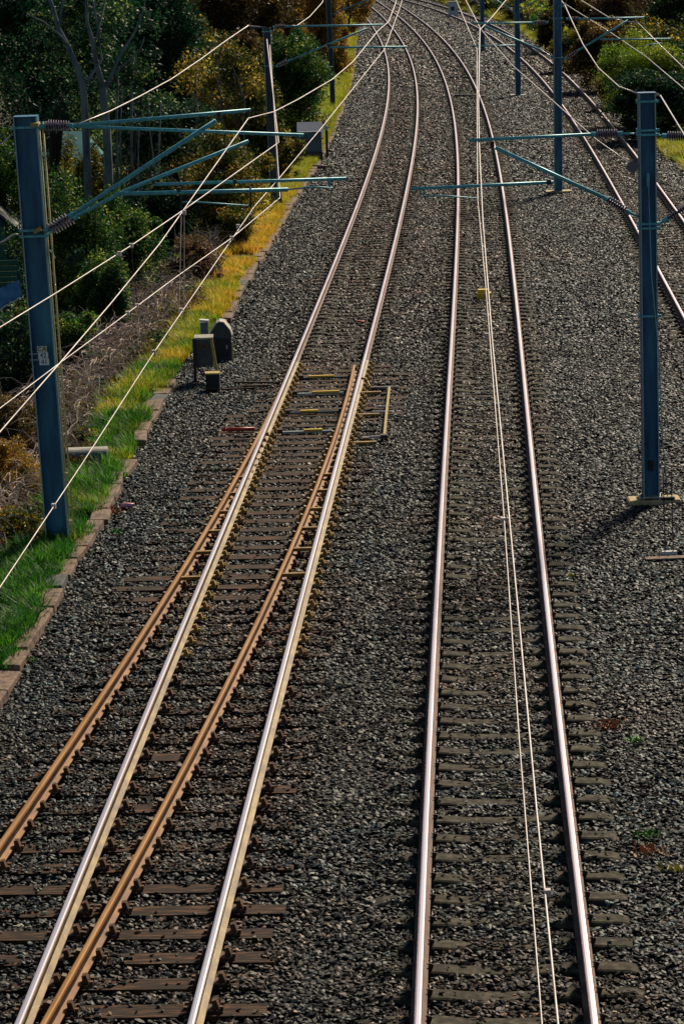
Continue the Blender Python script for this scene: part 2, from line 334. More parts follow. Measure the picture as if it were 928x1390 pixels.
# turnout
TT = empty('railway_turnout', (float(cA(-6)), -6, 0), 'set of points with rusty rails splitting left from silver rails on timber bearers', 'railway points')
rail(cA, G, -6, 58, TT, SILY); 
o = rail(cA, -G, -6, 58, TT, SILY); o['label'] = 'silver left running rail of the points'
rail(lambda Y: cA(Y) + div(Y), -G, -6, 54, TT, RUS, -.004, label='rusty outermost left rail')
def dropen(y): return .19 * math.exp(-max(0, (57 - y)) / 12.0) * -1
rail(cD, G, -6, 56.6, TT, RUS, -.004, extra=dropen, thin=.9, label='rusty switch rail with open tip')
bear = []
i = 0; y = 14.0
while y < 58:
    dv = float(div(y)); left = -1.25 + dv - random.uniform(.0, .15) - (.35 if 36 < y < 52 else 0); right = 1.25 + random.uniform(0, .1)
    if 51.3 < y < 56.6: right = 1.75
    bear.append([y, left, right]); y += .62 if y < 46 else .56
for (y, l, r) in bear:
    s = slope(cA, y); rz = -math.atan(s) + random.uniform(-.008, .008); tb = MB(); wv = random.uniform(.24, .28)
    tb.box(((l + r) / 2, 0, -.245), (r - l, wv, .13))
    o = tb.build('bearer', M['timber']); o.parent = TT; o.location = Vector((float(cA(y)), y, random.uniform(-.004, .003))) - TT.location; o.rotation_euler = (0, 0, rz)
    for u, yel in ((-G, 1), (G, 1), (-G + float(div(y)), 0), (G + float(div(y)) + dropen(y), 0)):
        if y > 50 and not yel: continue
        copy_child(proto_chair_y if ((yel and y > 34) or y > 42) else proto_chair_r, o, (u + (.04 if yel else 0.0), 0, -.004 if not yel else 0))
# distance blocks between the paired rails
for y in (38.4, 40.0, 41.4, 42.8, 44.2, 45.5):
    for sgn in (-1, 1):
        a = float(cA(y)) + sgn * G; d = float(div(y)) + (dropen(y) if sgn > 0 else 0)
        MB().box((a + d / 2, y, -.075), (abs(d) - .03, .07, .05)).build('distance_block', M['chair_y'], TT)
# stretcher bars across the points
for k, y in enumerate((56.2, 54.3, 52.2, 50.2)):
    X = float(cA(y)); b = MB(); b.box((X + .02, y - .28, -.15), (1.22, .05, .035))
    o = b.build('stretcher_bar', M['mast_edge' if k in (1, 3) else 'galv_dark'], TT)
    MB().box((X + (.1 if k % 2 else -.1), y - .28, -.12), (.55 if k < 2 else .34, .07, .04)).build('insulated_joint', M['yellow'], o)
    for sg in (-.52, .52): MB().box((X + sg, y - .28, -.12), (.1, .09, .07)).build('bracket', M['clip'], o)
# back drive rods on the right
bd = MB()
def P(px, py, z=-.12): return at(px, py, z)
MB().tube([P(528, 526), P(525, 552), P(521, 592)], .03, 6).build('drive_rod', M['ochre'], TT)
for (a, b_) in (((503, 526), (541, 525)), ((512, 552), (533, 552)), ((505, 559), (532, 559)), ((492, 594), (527, 592))):
    MB().tube([P(*a), P(*b_)], .024, 6).build('crank_rod', M['wire'], TT)
for (px, py) in ((507, 527), (496, 596), (521, 592)): MB().box(P(px, py, -.12), (.12, .14, .07)).build('crank', M['clip'], TT)
for (px, py) in ((503, 533), (500, 563), (495, 601)): MB().box(P(px, py, -.14), (.42, .09, .05)).build('crank_base', M['chair_y'], TT)
MB().tube([P(486, 512), P(497, 514), P(502, 524)], .018, 6).build('cable', M['ochre'], TT)
for (a, b_) in (((318, 519), (372, 519)), ((330, 524), (366, 523))): MB().tube([P(*a), P(*b_)], .022, 6).build('operating_rod', M['chair_r'], TT)
tag(MB().tube([at(302, 583, -.13), at(346, 582, -.13)], .035, 10).build('pipe', M['red'], smooth=True), 'short red pipe lying beside the points on the left ballast', 'pipe')

# ------------------------------------------------------------------ ballast stones
def hull_stone(seed, flat=.5):
    r = random.Random(seed); bm = bmesh.new()
    for _ in range(13):
        v = Vector((r.gauss(0, 1), r.gauss(0, 1), r.gauss(0, 1))).normalized() * r.uniform(.75, 1.0)
        bm.verts.new((v.x * 1.35, v.y * .85, v.z * flat))
    bmesh.ops.convex_hull(bm, input=bm.verts)
    for v in [v for v in bm.verts if not v.link_faces]: bm.verts.remove(v)
    me = bpy.data.meshes.new('stone'); bm.to_mesh(me); bm.free(); me.materials.append(M['stone'])
    return bpy.data.objects.new('stone', me)
stones = bpy.data.collections.new('stone_kinds')
for k in range(12): stones.objects.link(hull_stone(k))
def scatter_group(name, coll, smin, smax, tilt):
    g = bpy.data.node_groups.new(name, 'GeometryNodeTree')
    g.interface.new_socket('Geometry', in_out='INPUT', socket_type='NodeSocketGeometry'); g.interface.new_socket('Geometry', in_out='OUTPUT', socket_type='NodeSocketGeometry')
    i = g.nodes.new('NodeGroupInput'); o = g.nodes.new('NodeGroupOutput')
    ci = g.nodes.new('GeometryNodeCollectionInfo'); ci.inputs['Collection'].default_value = coll
    ci.inputs['Separate Children'].default_value = True; ci.inputs['Reset Children'].default_value = True
    ip = g.nodes.new('GeometryNodeInstanceOnPoints'); ip.inputs['Pick Instance'].default_value = True
    rv = g.nodes.new('FunctionNodeRandomValue'); rv.data_type = 'FLOAT_VECTOR'
    rv.inputs[0].default_value = (-tilt, -tilt, 0); rv.inputs[1].default_value = (tilt, tilt, 6.283)
    rs = g.nodes.new('FunctionNodeRandomValue'); rs.data_type = 'FLOAT'; rs.inputs[2].default_value = smin; rs.inputs[3].default_value = smax; rs.inputs['Seed'].default_value = 5
    at_ = g.nodes.new('GeometryNodeInputNamedAttribute'); at_.data_type = 'FLOAT'; at_.inputs[0].default_value = 'sz'
    mu = g.nodes.new('ShaderNodeMath'); mu.operation = 'MULTIPLY'
    L = g.links.new
    L(i.outputs[0], ip.inputs['Points']); L(ci.outputs[0], ip.inputs['Instance']); L(rv.outputs[0], ip.inputs['Rotation'])
    L(rs.outputs[1], mu.inputs[0]); L(at_.outputs[0], mu.inputs[1]); L(mu.outputs[0], ip.inputs['Scale']); L(ip.outputs[0], o.inputs[0])
    return g
def points_obj(name, P_, sz, group, tint=None):
    me = bpy.data.meshes.new(name); me.vertices.add(len(P_)); me.vertices.foreach_set('co', np.ascontiguousarray(P_, dtype=np.float32).ravel())
    a = me.attributes.new('sz', 'FLOAT', 'POINT'); a.data.foreach_set('value', np.ascontiguousarray(sz, dtype=np.float32))
    if tint is not None: a = me.attributes.new('tint', 'FLOAT', 'POINT'); a.data.foreach_set('value', np.ascontiguousarray(tint, dtype=np.float32))
    o = bpy.data.objects.new(name, me); COL.objects.link(o); md = o.modifiers.new('scatter', 'NODES'); md.node_group = group; return o
def vnoise(x, y, s):
    x = x * s; y = y * s; xi = np.floor(x).astype(int); yi = np.floor(y).astype(int); fx = x - xi; fy = y - yi
    h = lambda a, b: ((np.sin(a * 127.1 + b * 311.7) * 43758.5453) % 1.0)
    fx = fx * fx * (3 - 2 * fx); fy = fy * fy * (3 - 2 * fy)
    return (h(xi, yi) * (1 - fx) + h(xi + 1, yi) * fx) * (1 - fy) + (h(xi, yi + 1) * (1 - fx) + h(xi + 1, yi + 1) * fx) * fy
def vslope(c, Y): return c(Y + .5) - c(Y - .5)
def gen(y0, y1, dens, sz):
    xl, xr = -.14 * y1 - 1.2, .14 * y1 + 1.2
    n = int((xr - xl) * (y1 - y0) * dens); X = rng.uniform(xl, xr, n); Y = rng.uniform(y0, y1, n)
    ok = (np.abs(X) < .137 * Y + 1.0) & (X > kx(Y) + .02 - .1 * rng.random(n)) & (X < rx(Y) + .6 * rng.random(n)); X = X[ok]; Y = Y[ok]; n = len(X)
    Z = terrain(X, Y) + .005 + .02 * rng.random(n) + .03 * (vnoise(X, Y, .9) - .5)
    keep = np.ones(n, bool); R = rng.random(n)
    for c, nm in ((cA, 'A'), (cB, 'B'), (cC, 'C')):
        s = vslope(c, Y); q = np.sqrt(1 + s * s); u = (X - c(Y)) / q; Yp = Y + (X - c(Y)) * s / (q * q)
        if nm == 'C': act = Y > 45
        else: act = np.ones(n, bool)
        near = (np.abs(u) < 1.7) & act
        cov = vnoise(X * 1.0 + 7, Y, 1.3) * .55 + vnoise(X, Y + 31, 4.1) * .45
        zone = near & (np.abs(u) < 1.35)
        Z = np.where(zone, -.205 + .015 * rng.random(n) + .012 * (cov - .5) - .02 * ((np.abs(u) > .5) & (np.abs(u) < 1.0)), Z)
        # shoulder between -1.35..-1.7 blends
        conc = act & ((nm != 'A') | (Y > 58.2))
        ph = np.abs(((Yp / SP + .5) % 1.0) - .5) * SP * q
        on = conc & (ph < .115) & (np.abs(u) < 1.24)
        if nm == 'B': thr = np.where(u < -.85, .16 + .22 * (Y > 60), np.where(np.abs(u - .15) < .42, .4, np.where(u > .85, .72, .7))); 
        elif nm == 'A': thr = np.where(u < -.85, .2, np.where(np.abs(u) > .85, .45, .72))
        else: thr = np.where(np.abs(u) > .85, .55, .7)
        cover = cov > thr
        Z = np.where(on, np.where(cover, -.165, -.16), Z); keep &= ~(on & ~cover & (R > .05))
        rl = near & (np.abs(np.abs(u) - G) < .085); keep &= ~rl
        if nm == 'A':
            z2 = (Y < 58.2) & (u > -3.5) & (u < 2.0)
            dv = div(Y); yb = np.array([b[0] for b in bear]); idx = np.clip(np.searchsorted(yb, Yp), 1, len(yb) - 1)
            nb = np.where(np.abs(yb[idx] - Yp) < np.abs(yb[idx - 1] - Yp), idx, idx - 1); phb = np.abs(Yp - yb[nb])
            lf = np.array([b[1] for b in bear])[nb]; rt = np.array([b[2] for b in bear])[nb]
            zin = z2 & (u > lf - .1) & (u < rt + .1)
            Z = np.where(zin, -.212 + .02 * rng.random(n), Z)
            onb = z2 & (phb < .145) & (u > lf) & (u < rt)
            inner = (u > -.7) & (u < .72 + dv)
            th2 = np.where(Y > 37, np.where(inner | (Y > 46) & (np.abs(u) < .75), .93, np.where(u > .8, np.where((Y > 51), .6, .15), .52)), np.where(inner, np.where(Y > 25.5, .32, .5), np.where(u > .8, np.where(Y < 26, .5, np.where(Y < 31, .28, .08)), np.where(u < dv - .85, .04, np.where(Y < 26, .5, .22)))))
            cover = cov > th2
            Z = np.where(onb, -.17, Z); keep &= ~(onb & ~cover & (R > .035))
            for off, ex in ((-G, 0), (G, dropen_v(Y))):
                rl = z2 & (np.abs(u - (dv + off + ex)) < .085); keep &= ~rl
    X = X[keep]; Y = Y[keep]; Z = Z[keep]; R2 = rng.random(len(X))
    S = sz * (1 + .35 * (R2 > .9)) * np.where(np.abs(Z + .165) < .012, .8, 1.0)
    return np.stack([X, Y, Z], 1), S
def dropen_v(Y): return -.19 * np.exp(-np.clip(57 - Y, 0, None) / 12.0)
parts = [gen(19, 34, 520, .031), gen(34, 60, 430, .035), gen(60, 95, 240, .042), gen(95, 150, 110, .058), gen(150, 310, 34, .1)]
PP = np.concatenate([p[0] for p in parts]); SS = np.concatenate([p[1] for p in parts])
print('stones', len(PP))
tX, tY = PP[:, 0], PP[:, 1]; tt_ = np.zeros(len(PP))
for c_, k_ in ((cA, 1.0), (cB, .8), (cC, .7)): tt_ = np.maximum(tt_, k_ * np.exp(-((tX - c_(tY)) / 1.3) ** 2))
tt_ = np.maximum(tt_, .9 * np.exp(-((tX - (cA(tY) + cB(tY)) / 2) / .8) ** 2) * np.clip((tY - 40) / 25, .1, 1))
tint = np.clip(.2 + tt_ * np.interp(tY, [20, 45, 70, 200], [.3, .4, .6, .6]) + .75 * (vnoise(tX + 5, tY + 9, .45) - .5) + .35 * (vnoise(tX, tY, 2.3) - .5) + .25 * (rng.random(len(PP)) - .5), 0, 1)
bal = points_obj('ballast', PP, SS, scatter_group('scatter_stones', stones, .65, 1.3, .5), tint)
tag(bal, 'crushed grey and brown stone ballast covering the track bed', 'ballast', None, 'stuff')

# ------------------------------------------------------------------ kerb
kt = empty('kerb_edging', (float(kx(25)), 25, -.2), 'low stone kerb of reddish blocks between grass verge and ballast', 'kerb')
y = 26.0; k = 0; rest = MB(); rk = random.Random(3)
while y < 230:
    L = rk.uniform(.75, 1.25) * (1 if y < 60 else 1.25); ym = y + L / 2; s = float(kx(ym + .6) - kx(ym - .6)) / 1.2; rz = -math.atan(s)
    skip = (47.6 < y < 48.6) or (56 < y < 61)
    if not skip:
        b = MB(); dest = b if k < 100 else rest
        q = MB(); q.box((float(kx(ym)) + rk.uniform(-.03, .03), ym, -.21 + rk.uniform(-.02, .02)), (.29 + rk.uniform(-.04, .04), L - rk.uniform(.015, .05), .2), (rk.uniform(-.03, .03), rk.uniform(-.09, .09), rz + rk.uniform(-.07, .07)), taper=.95)
        if k < 100:
            o = q.build('kerb_stone', M['kerb_grey'] if rk.random() < .12 else M['kerb'], kt)
            bv = o.modifiers.new('bevel', 'BEVEL'); bv.width = .015; bv.segments = 2
        else:
            n = len(rest.v); rest.v += q.v; rest.f += [tuple(n + i for i in f) for f in q.f]; rest.m += q.m
        k += 1
    y += L
o = rest.build('distant_kerb_stones', M['kerb'], kt); o['kind'] = 'stuff'

# ------------------------------------------------------------------ grass, brambles
def tuft(seed, n, h, lean, wd, mat):
    r = random.Random(seed); b = MB()
    for _ in range(n):
        a = r.uniform(0, 2 * PI); rr = r.uniform(0, .13); x, y = rr * math.cos(a), rr * math.sin(a); hh = h * r.uniform(.5, 1.15); la = r.uniform(0, 2 * PI); ll = lean * r.uniform(.3, 1.2)
        pa = la + PI / 2; px, py = wd * math.cos(pa), wd * math.sin(pa); lx, ly = ll * math.cos(la), ll * math.sin(la)
        p = [(x - px, y - py, 0), (x + px, y + py, 0), (x + lx * .35 + px * .8, y + ly * .35 + py * .8, hh * .6), (x + lx * .35 - px * .8, y + ly * .35 - py * .8, hh * .6), (x + lx, y + ly, hh)]
        b.add(p, [(0, 1, 2, 3), (3, 2, 4)])
    me = bpy.data.meshes.new('tuft'); me.from_pydata(b.v, [], b.f); me.materials.append(mat); return bpy.data.objects.new('tuft', me)
def grass_mat(name, near, mid, far):
    m, nt, b = newmat(name); oi = nt.nodes.new('ShaderNodeObjectInfo')
    sx = nt.nodes.new('ShaderNodeSeparateXYZ'); nt.links.new(oi.outputs['Location'], sx.inputs[0])
    nz = nt.nodes.new('ShaderNodeTexNoise'); nz.inputs['Scale'].default_value = .55; nz.inputs['Detail'].default_value = 3; nt.links.new(oi.outputs['Location'], nz.inputs['Vector'])
    ad = nt.nodes.new('ShaderNodeMath'); ad.operation = 'MULTIPLY_ADD'; nt.links.new(nz.outputs['Fac'], ad.inputs[0]); ad.inputs[1].default_value = 55; nt.links.new(sx.outputs['Y'], ad.inputs[2])
    ad2 = nt.nodes.new('ShaderNodeMath'); ad2.operation = 'MULTIPLY_ADD'; nt.links.new(oi.outputs['Random'], ad2.inputs[0]); ad2.inputs[1].default_value = 16; nt.links.new(ad.outputs[0], ad2.inputs[2])
    mr = nt.nodes.new('ShaderNodeMapRange'); mr.inputs['From Min'].default_value = 64; mr.inputs['From Max'].default_value = 132; nt.links.new(ad2.outputs[0], mr.inputs['Value'])
    r = ramp(nt, [near, near, mid, far, mid], [0, .35, .52, .75, 1]); nt.links.new(mr.outputs[0], r.inputs[0])
    nt.links.new(r.outputs[0], b.inputs['Base Color']); b.inputs['Roughness'].default_value = .55
    t = nt.nodes.new('ShaderNodeBsdfTranslucent'); nt.links.new(r.outputs[0], t.inputs['Color']); mx = nt.nodes.new('ShaderNodeMixShader'); mx.inputs[0].default_value = .5
    nt.links.new(b.outputs[0], mx.inputs[1]); nt.links.new(t.outputs[0], mx.inputs[2]); nt.links.new(mx.outputs[0], nt.nodes['Material Output'].inputs[0]); return m
GM = [grass_mat('verge_grass_a', (.045, .21, .012), (.42, .44, .02), (.85, .5, .04)), grass_mat('verge_grass_b', (.13, .36, .02), (.3, .42, .02), (.95, .66, .08)), grass_mat('verge_grass_c', (.025, .12, .012), (.6, .5, .03), (.75, .38, .03))]
tufts = bpy.data.collections.new('tuft_kinds')
for k in range(9): tufts.objects.link(tuft(k, 34, .24, .2, .007, GM[k % 3]))
tg = scatter_group('scatter_tufts', tufts, .6, 1.3, .25)
def strip(y0, y1, dens, wfun, inner=.1, side='L'):
    n = int((y1 - y0) * 4 * dens); Y = rng.uniform(y0, y1, n); d = rng.uniform(0, 4, n); wv = wfun(Y) * (.75 + .5 * vnoise(Y, Y * 0 + 3, .5))
    ok = (d < wv) & (d > inner - .22 * (vnoise(Y, Y * 0 + 40, .8) > .72) - .15 * vnoise(Y, Y * 0 + 9, 1.3)); Y = Y[ok]; d = d[ok]
    X = (kx(Y) - d - .05) if side == 'L' else (rx(Y) + d)
    ok = vnoise(X, Y, .8) + .3 * vnoise(X, Y, 2.9) > .36; X = X[ok]; Y = Y[ok]; return np.stack([X, Y, terrain(X, Y)], 1), np.clip(.75 + .5 * vnoise(X, Y, .7), .6, 1.3)
wl = lambda Y: np.interp(Y, [20, 38, 44, 50, 60, 66, 75, 85, 100, 130, 200], [2.6, 1.9, 1.2, .95, 1.05, 1.55, 2.1, 1.9, 1.4, 1.6, 2.5])
a, s1 = strip(22, 130, 85, wl); b_, s2 = strip(130, 330, 18, lambda Y: wl(Y) * 1.6)
vg = points_obj('verge_grass', np.concatenate([a, b_]), np.concatenate([s1 * 1.05, s2 * 1.5]), tg)
tag(vg, 'green and golden grass growing along the left kerb', 'grass', None, 'stuff')
a, s1 = strip(60, 340, 30, lambda Y: np.full_like(Y, 3.8), 0, 'R')
n = 5200; Y = rng.uniform(232, 330, n); X = rng.uniform(9, 34, n); ok = X > rx(Y) + .3; X = X[ok]; Y = Y[ok]
vg2 = points_obj('bank_grass', np.concatenate([a, np.stack([X, Y, terrain(X, Y)], 1)]), np.concatenate([s1 * 1.4, np.full(len(X), 2.4)]), tg)
tag(vg2, 'rough green and yellow grass beyond the right track', 'grass', None, 'stuff')
# weeds in the ballast
def weed(px, py, cols, label, sz=.8):
    p = at(px, py, -.2); b = MB(); r = random.Random(px)
    for _ in range(38):
        a = r.uniform(0, 2 * PI); d = r.uniform(0, .22) * sz; c = p + Vector((d * math.cos(a) * 1.3, d * math.sin(a), 0)); h = r.uniform(.03, .13) * sz
        q = Vector((r.uniform(-.08, .08), r.uniform(-.08, .08), h)); w_ = Vector((.008, .004, 0))
        b.add([c - w_, c + w_, c + q + w_, c + q - w_], [(0, 1, 2, 3)])
    tag(b.build('weed', cols), label, 'weed', 'weeds in the ballast')
WG = noisy('weed_green', [(.05, .2, .01), (.1, .32, .02)], 5, .6, 0, 0); WR = noisy('weed_rust', [(.3, .07, .01), (.5, .18, .03)], 5, .6, 0, 0); WY = noisy('weed_yellow', [(.35, .3, .03), (.5, .42, .05)], 5, .6, 0, 0)
weed(152, 697, WR, 'small rust coloured weed against the kerb by the pink litter', 1.0)
weed(160, 724, WG, 'small green weed on ballast just below the rust coloured one', .6)
weed(36, 900, WG, 'bright green weed growing at the near end of the kerb', .7)
weed(828, 988, WR, 'rusty weed on ballast right of the centre track', .9); weed(860, 1005, WG, 'tiny green weed beside the rusty weed right of the centre track', .4)
weed(877, 1135, WG, 'green weed low in the right ballast near the bottom', .6); weed(882, 1158, WR, 'rusty weed just below a green weed at lower right', .8)
weed(918, 1183, WY, 'yellow weed at the right edge of the ballast near the bottom', .6); weed(776, 783, WY, 'yellow leaf scrap on the ballast right of the centre track', .4)
def litter(px, py, mat, label, sx=.16, z=-.17):
    p = at(px, py, z); b = MB()
    b.tube([p + Vector((-sx / 2, -.02, 0)), p + Vector((-sx * .2, 0, .02)), p + Vector((sx * .25, .01, .012)), p + Vector((sx / 2, .03, .03))], [.03, .045, .038, .015], 7)
    tag(b.build('litter', mat, smooth=True), label, 'litter', 'scraps of litter')
litter(173, 687, M['pink'], 'crumpled pink wrapper beside the kerb', .22); litter(614, 35, M['white'], 'scrap of white litter on ballast between the far tracks', 1.0)
litter(489, 438, M['red'], 'small red scrap inside the right rail of the left track', .2); litter(569, 230, M['yellow'], 'small yellow scrap between left and centre tracks', .22)
for (px, py) in ((436, 236), (428, 247), (424, 256)):
    pass
# bramble thicket
def brambles(n, pts_fn, name, label, mat, rad=.0045, seed=1):
    r = random.Random(seed); vs = []; fs = []
    for _ in range(n):
        x, y = pts_fn(r); z = tz(x, y) + r.uniform(0, .75); a = r.uniform(0, 2 * PI); L = r.uniform(.3, 1.1); el = r.uniform(-.1, 1.2); P0 = Vector((x, y, z)); pts = [P0]
        d = Vector((math.cos(a) * math.cos(el), math.sin(a) * math.cos(el), math.sin(el))); seg = 5
        for i in range(seg):
            d = (d + Vector((r.gauss(0, .22), r.gauss(0, .22), r.gauss(0, .15) - .28))).normalized(); pts.append(pts[-1] + d * L / seg)
        ra = rad * r.uniform(.6, 1.5); n0 = len(vs)
        for i, p in enumerate(pts):
            k = ra * (1 - .6 * i / seg)
            vs += [(p.x + k, p.y, p.z - k * .6), (p.x - k, p.y, p.z - k * .6), (p.x, p.y, p.z + k)]
        for i in range(seg):
            for q in range(3): fs.append((n0 + i * 3 + q, n0 + i * 3 + (q + 1) % 3, n0 + (i + 1) * 3 + (q + 1) % 3, n0 + (i + 1) * 3 + q))
    me = bpy.data.meshes.new(name); me.from_pydata(vs, [], fs); me.materials.append(mat); o = bpy.data.objects.new(name, me); COL.objects.link(o)
    return tag(o, label, 'brambles', None, 'stuff')
def bz(r):
    y = r.uniform(40, 84); d = r.uniform(1.1, 4.8) if y > 47 else r.uniform(1.2, 2.8); return float(kx(y)) - d, y
brambles(8500, bz, 'bramble_thicket', 'tangle of dead pale bramble stems behind the grass verge', M['deadstem'], .0085)

# ------------------------------------------------------------------ foliage
def leaves(center, rad, n, ls, seed, nclump=40, cr=.33, floor=None, hollow=.45):
    g = np.random.default_rng(seed); C = g.normal(size=(nclump, 3)); C /= np.linalg.norm(C, axis=1)[:, None]; C *= (hollow + (1 - hollow) * g.random((nclump, 1))) ; C *= np.array(rad) * .86 * (.8 + .42 * g.random((nclump, 1)))
    ci = g.integers(0, nclump, n); sc_ = (cr * (.5 + g.random(nclump)))[ci][:, None]
    off = g.normal(size=(n, 3)); off /= np.linalg.norm(off, axis=1)[:, None]; off *= g.random((n, 1)) ** .5
    p = C[ci] + off * sc_ * np.array([rad[0], rad[1], rad[2] * .8]) + np.array(center)
    a = g.normal(size=(n, 3)); a /= np.linalg.norm(a, axis=1)[:, None]; t = g.normal(size=(n, 3)); b = np.cross(a, t); b /= np.linalg.norm(b, axis=1)[:, None]
    s = (ls * (.6 + .8 * g.random(n)))[:, None]; a *= s; b *= s * .55
    V = np.stack([p - a, p - b * .9 + a * .1, p + a, p + b * .9 + a * .1], 1)
    if floor is not None:
        k = p[:, 2] > floor; V = V[k]; ci = ci[k]
    m = len(V); rnd = np.clip(g.random(m) * .6 + (g.random(nclump)[ci]) * .4, 0, 1); return V.reshape(-1, 3), rnd
def leaf_obj(name, V, rnd, mat, parent=None, loc=(0, 0, 0)):
    n = len(rnd); me = bpy.data.meshes.new(name); me.vertices.add(4 * n); me.vertices.foreach_set('co', np.ascontiguousarray(V - np.array(loc), dtype=np.float32).ravel())
    me.loops.add(4 * n); me.loops.foreach_set('vertex_index', np.arange(4 * n, dtype=np.int32)); me.polygons.add(n); me.polygons.foreach_set('loop_start', np.arange(0, 4 * n, 4, dtype=np.int32))
    a = me.attributes.new('rnd', 'FLOAT', 'FACE'); a.data.foreach_set('value', np.ascontiguousarray(rnd, dtype=np.float32)); me.update(); me.validate()
    me.materials.append(mat); o = bpy.data.objects.new(name, me); COL.objects.link(o)
    if parent: o.parent = parent
    return o
def limbs(base, top, seed, spread, n=7, r0_=.16, mat=None, parent=None, name='trunk'):
    r = random.Random(seed); b = MB(); H = top - base.z
    def br(p, d, L, ra, lev):
        pts = [p]; rs = [ra]; q = p.copy(); dd = d.copy()
        for i in range(5):
            dd = (dd + Vector((r.gauss(0, .1), r.gauss(0, .1), .04))).normalized(); q = q + dd * L / 5; pts.append(q.copy()); rs.append(ra * (1 - .14 * (i + 1)))
        b.tube(pts, rs, 7 if lev < 2 else 4)
        if lev < 3:
            for i in range(3 if lev else n):
                k = r.randint(2, 5); a = r.uniform(0, 2 * PI); e = r.uniform(.5, 1.1)
                nd = Vector((math.cos(a) * spread, math.sin(a) * spread * .8, e)).normalized(); br(pts[k], nd, L * r.uniform(.45, .75), rs[k] * .55, lev + 1)
    br(base, Vector((0, 0, 1)), H * .55, r0_, 0)
    o = b.build(name, mat or M['darkbark'], parent, smooth=True); return o
def tree(px, py, Y, rr, rz, col, label, n=9000, ls=.085, kind='broadleaf_tree', cat='tree', nclump=45, seed=None, bark='darkbark', ry=None, tr=.14, cr=.33, group=None):
    c = atY(px, py, Y); n = int(n * 1.6); ls *= .8; nclump = int(nclump * 1.3); cr *= .9; seed = seed or int(px * 7 + py * 13 + Y); gz = tz(c.x, Y)
    if cat != 'tree':
        top = c.z + rz; nz_ = (top - gz) / 2 + .1; n = int(n * min(2.2, (nz_ / rz) ** .8)); rz = nz_; c.z = (top + gz) / 2
    t = empty(kind, (c.x, Y, gz), label, cat, group or ('trees beside the railway' if cat == 'tree' else 'shrubs left of the tracks' if cat == 'shrub' else 'bushes right of the tracks'))
    V, rnd = leaves((c.x, Y, c.z), (rr, ry or rr, rz), n, ls, seed, nclump, cr, gz + .05)
    loc = (c.x, Y, gz); o = leaf_obj('crown' if cat == 'tree' else 'foliage', V, rnd, FM[col], t, loc)
    limbs(Vector((c.x, Y, gz - .1)), c.z + rz * .5, seed, .8 * rr / max(rz, .5), 5, tr, M[bark], t, 'trunk' if cat == 'tree' else 'stems')
    return t
T = tree
T(70, 45, 97, 3.3, 3.6, 'conifer', 'tall dark evergreen filling the top left corner', 24000, .09, tr=.25)
T(5, 130, 108, 3.0, 3.2, 'dark', 'dark leafy tree behind the teal roofed house at the left edge', 16000, .08)
T(215, 45, 112, 2.3, 3.2, 'conifer', 'dark green tree behind the one with bare grey limbs', 16000, .09)
T(265, 95, 122, 2.4, 3.0, 'olive', 'olive tree with yellowing leaves left of the second mast', 18000, .085)
T(315, 150, 101, 1.9, 2.4, 'olive', 'olive tree leaning over the fence line just left of the second mast', 17000, .075)
T(330, 15, 152, 3.2, 3.2, 'rust', 'rust brown autumn tree at the top left of the second mast', 18000, .1)
T(400, 105, 112, 1.5, 2.3, 'green', 'bright green tree between second and third masts', 15000, .075)
T(245, -20, 175, 5, 4.5, 'plum', 'brownish purple tree at the top behind the olive tree', 18000, .13)
T(436, 25, 152, 1.5, 2.9, 'orange', 'orange autumn tree beside the far masts', 13000, .09)
T(395, -10, 195, 4.2, 3.6, 'rust', 'far rusty tree above the second mast', 15000, .13)
T(225, 185, 93, 2.0, 2.0, 'dark', 'dark low tree right of the grey double trunk', 15000, .075)
T(300, 240, 82, 1.5, 1.3, 'olive', 'olive shrub below the cantilever tubes of the large left mast', 11000, .06, 'shrub', 'shrub')
T(378, 200, 100, 1.0, 1.3, 'olive', 'olive shrub between second mast and grey relay cabinet', 9000, .06, 'shrub', 'shrub')
T(405, 150, 118, 1.1, 1.4, 'rust', 'russet shrub behind the relay cabinet', 8000, .07, 'shrub', 'shrub')
T(455, 80, 160, 1.0, 1.7, 'orange', 'golden orange shrub beside the third mast', 8000, .085, 'shrub', 'shrub')
T(-60, 40, 120, 4, 4.5, 'dark', 'dark tree just outside the left edge beyond the house', 13000, .1)
T(120, -30, 150, 5, 5, 'conifer', 'tall dark evergreen at the top behind the grey trunks', 16000, .13)
T(470, -5, 215, 2.2, 2.5, 'orange', 'small gold tree at the head of the left verge', 8000, .12)
T(90, 280, 70, 1.4, 1.1, 'green', 'green shrub speckled yellow right of the large left mast', 16000, .05, 'shrub', 'shrub')
T(160, 300, 74, 1.2, .9, 'green', 'green shrub right of the yellow speckled one', 12000, .05, 'shrub', 'shrub')
T(210, 280, 80, 1.3, 1.1, 'dark', 'dark shrub in shade under the cantilever tubes', 10000, .055, 'shrub', 'shrub')
T(140, 368, 66, .8, .45, 'green', 'low bright green shrub right of the blue sheet', 11000, .042, 'shrub', 'shrub')
T(85, 440, 60, .7, .45, 'green', 'low green shrub behind the middle of the large left mast', 9000, .042, 'shrub', 'shrub')
T(20, 470, 58, .8, .5, 'dark', 'dark low shrub at the left edge under the wires', 7000, .045, 'shrub', 'shrub')
T(10, 640, 44.5, .55, .62, 'orange', 'orange leaved shrub left of the foot of the large left mast', 9000, .03, 'shrub', 'shrub')
T(22, 565, 50.5, .65, .45, 'rust', 'russet scrub left of the middle of the large left mast', 7000, .035, 'shrub', 'shrub')
T(45, 600, 48, .35, .4, 'rust', 'small russet shrub behind the foot of the large left mast', 3500, .03, 'shrub', 'shrub')
T(15, 720, 41.5, .55, .35, 'olive', 'dull olive shrub at left edge by the mast foot', 4500, .03, 'shrub', 'shrub')
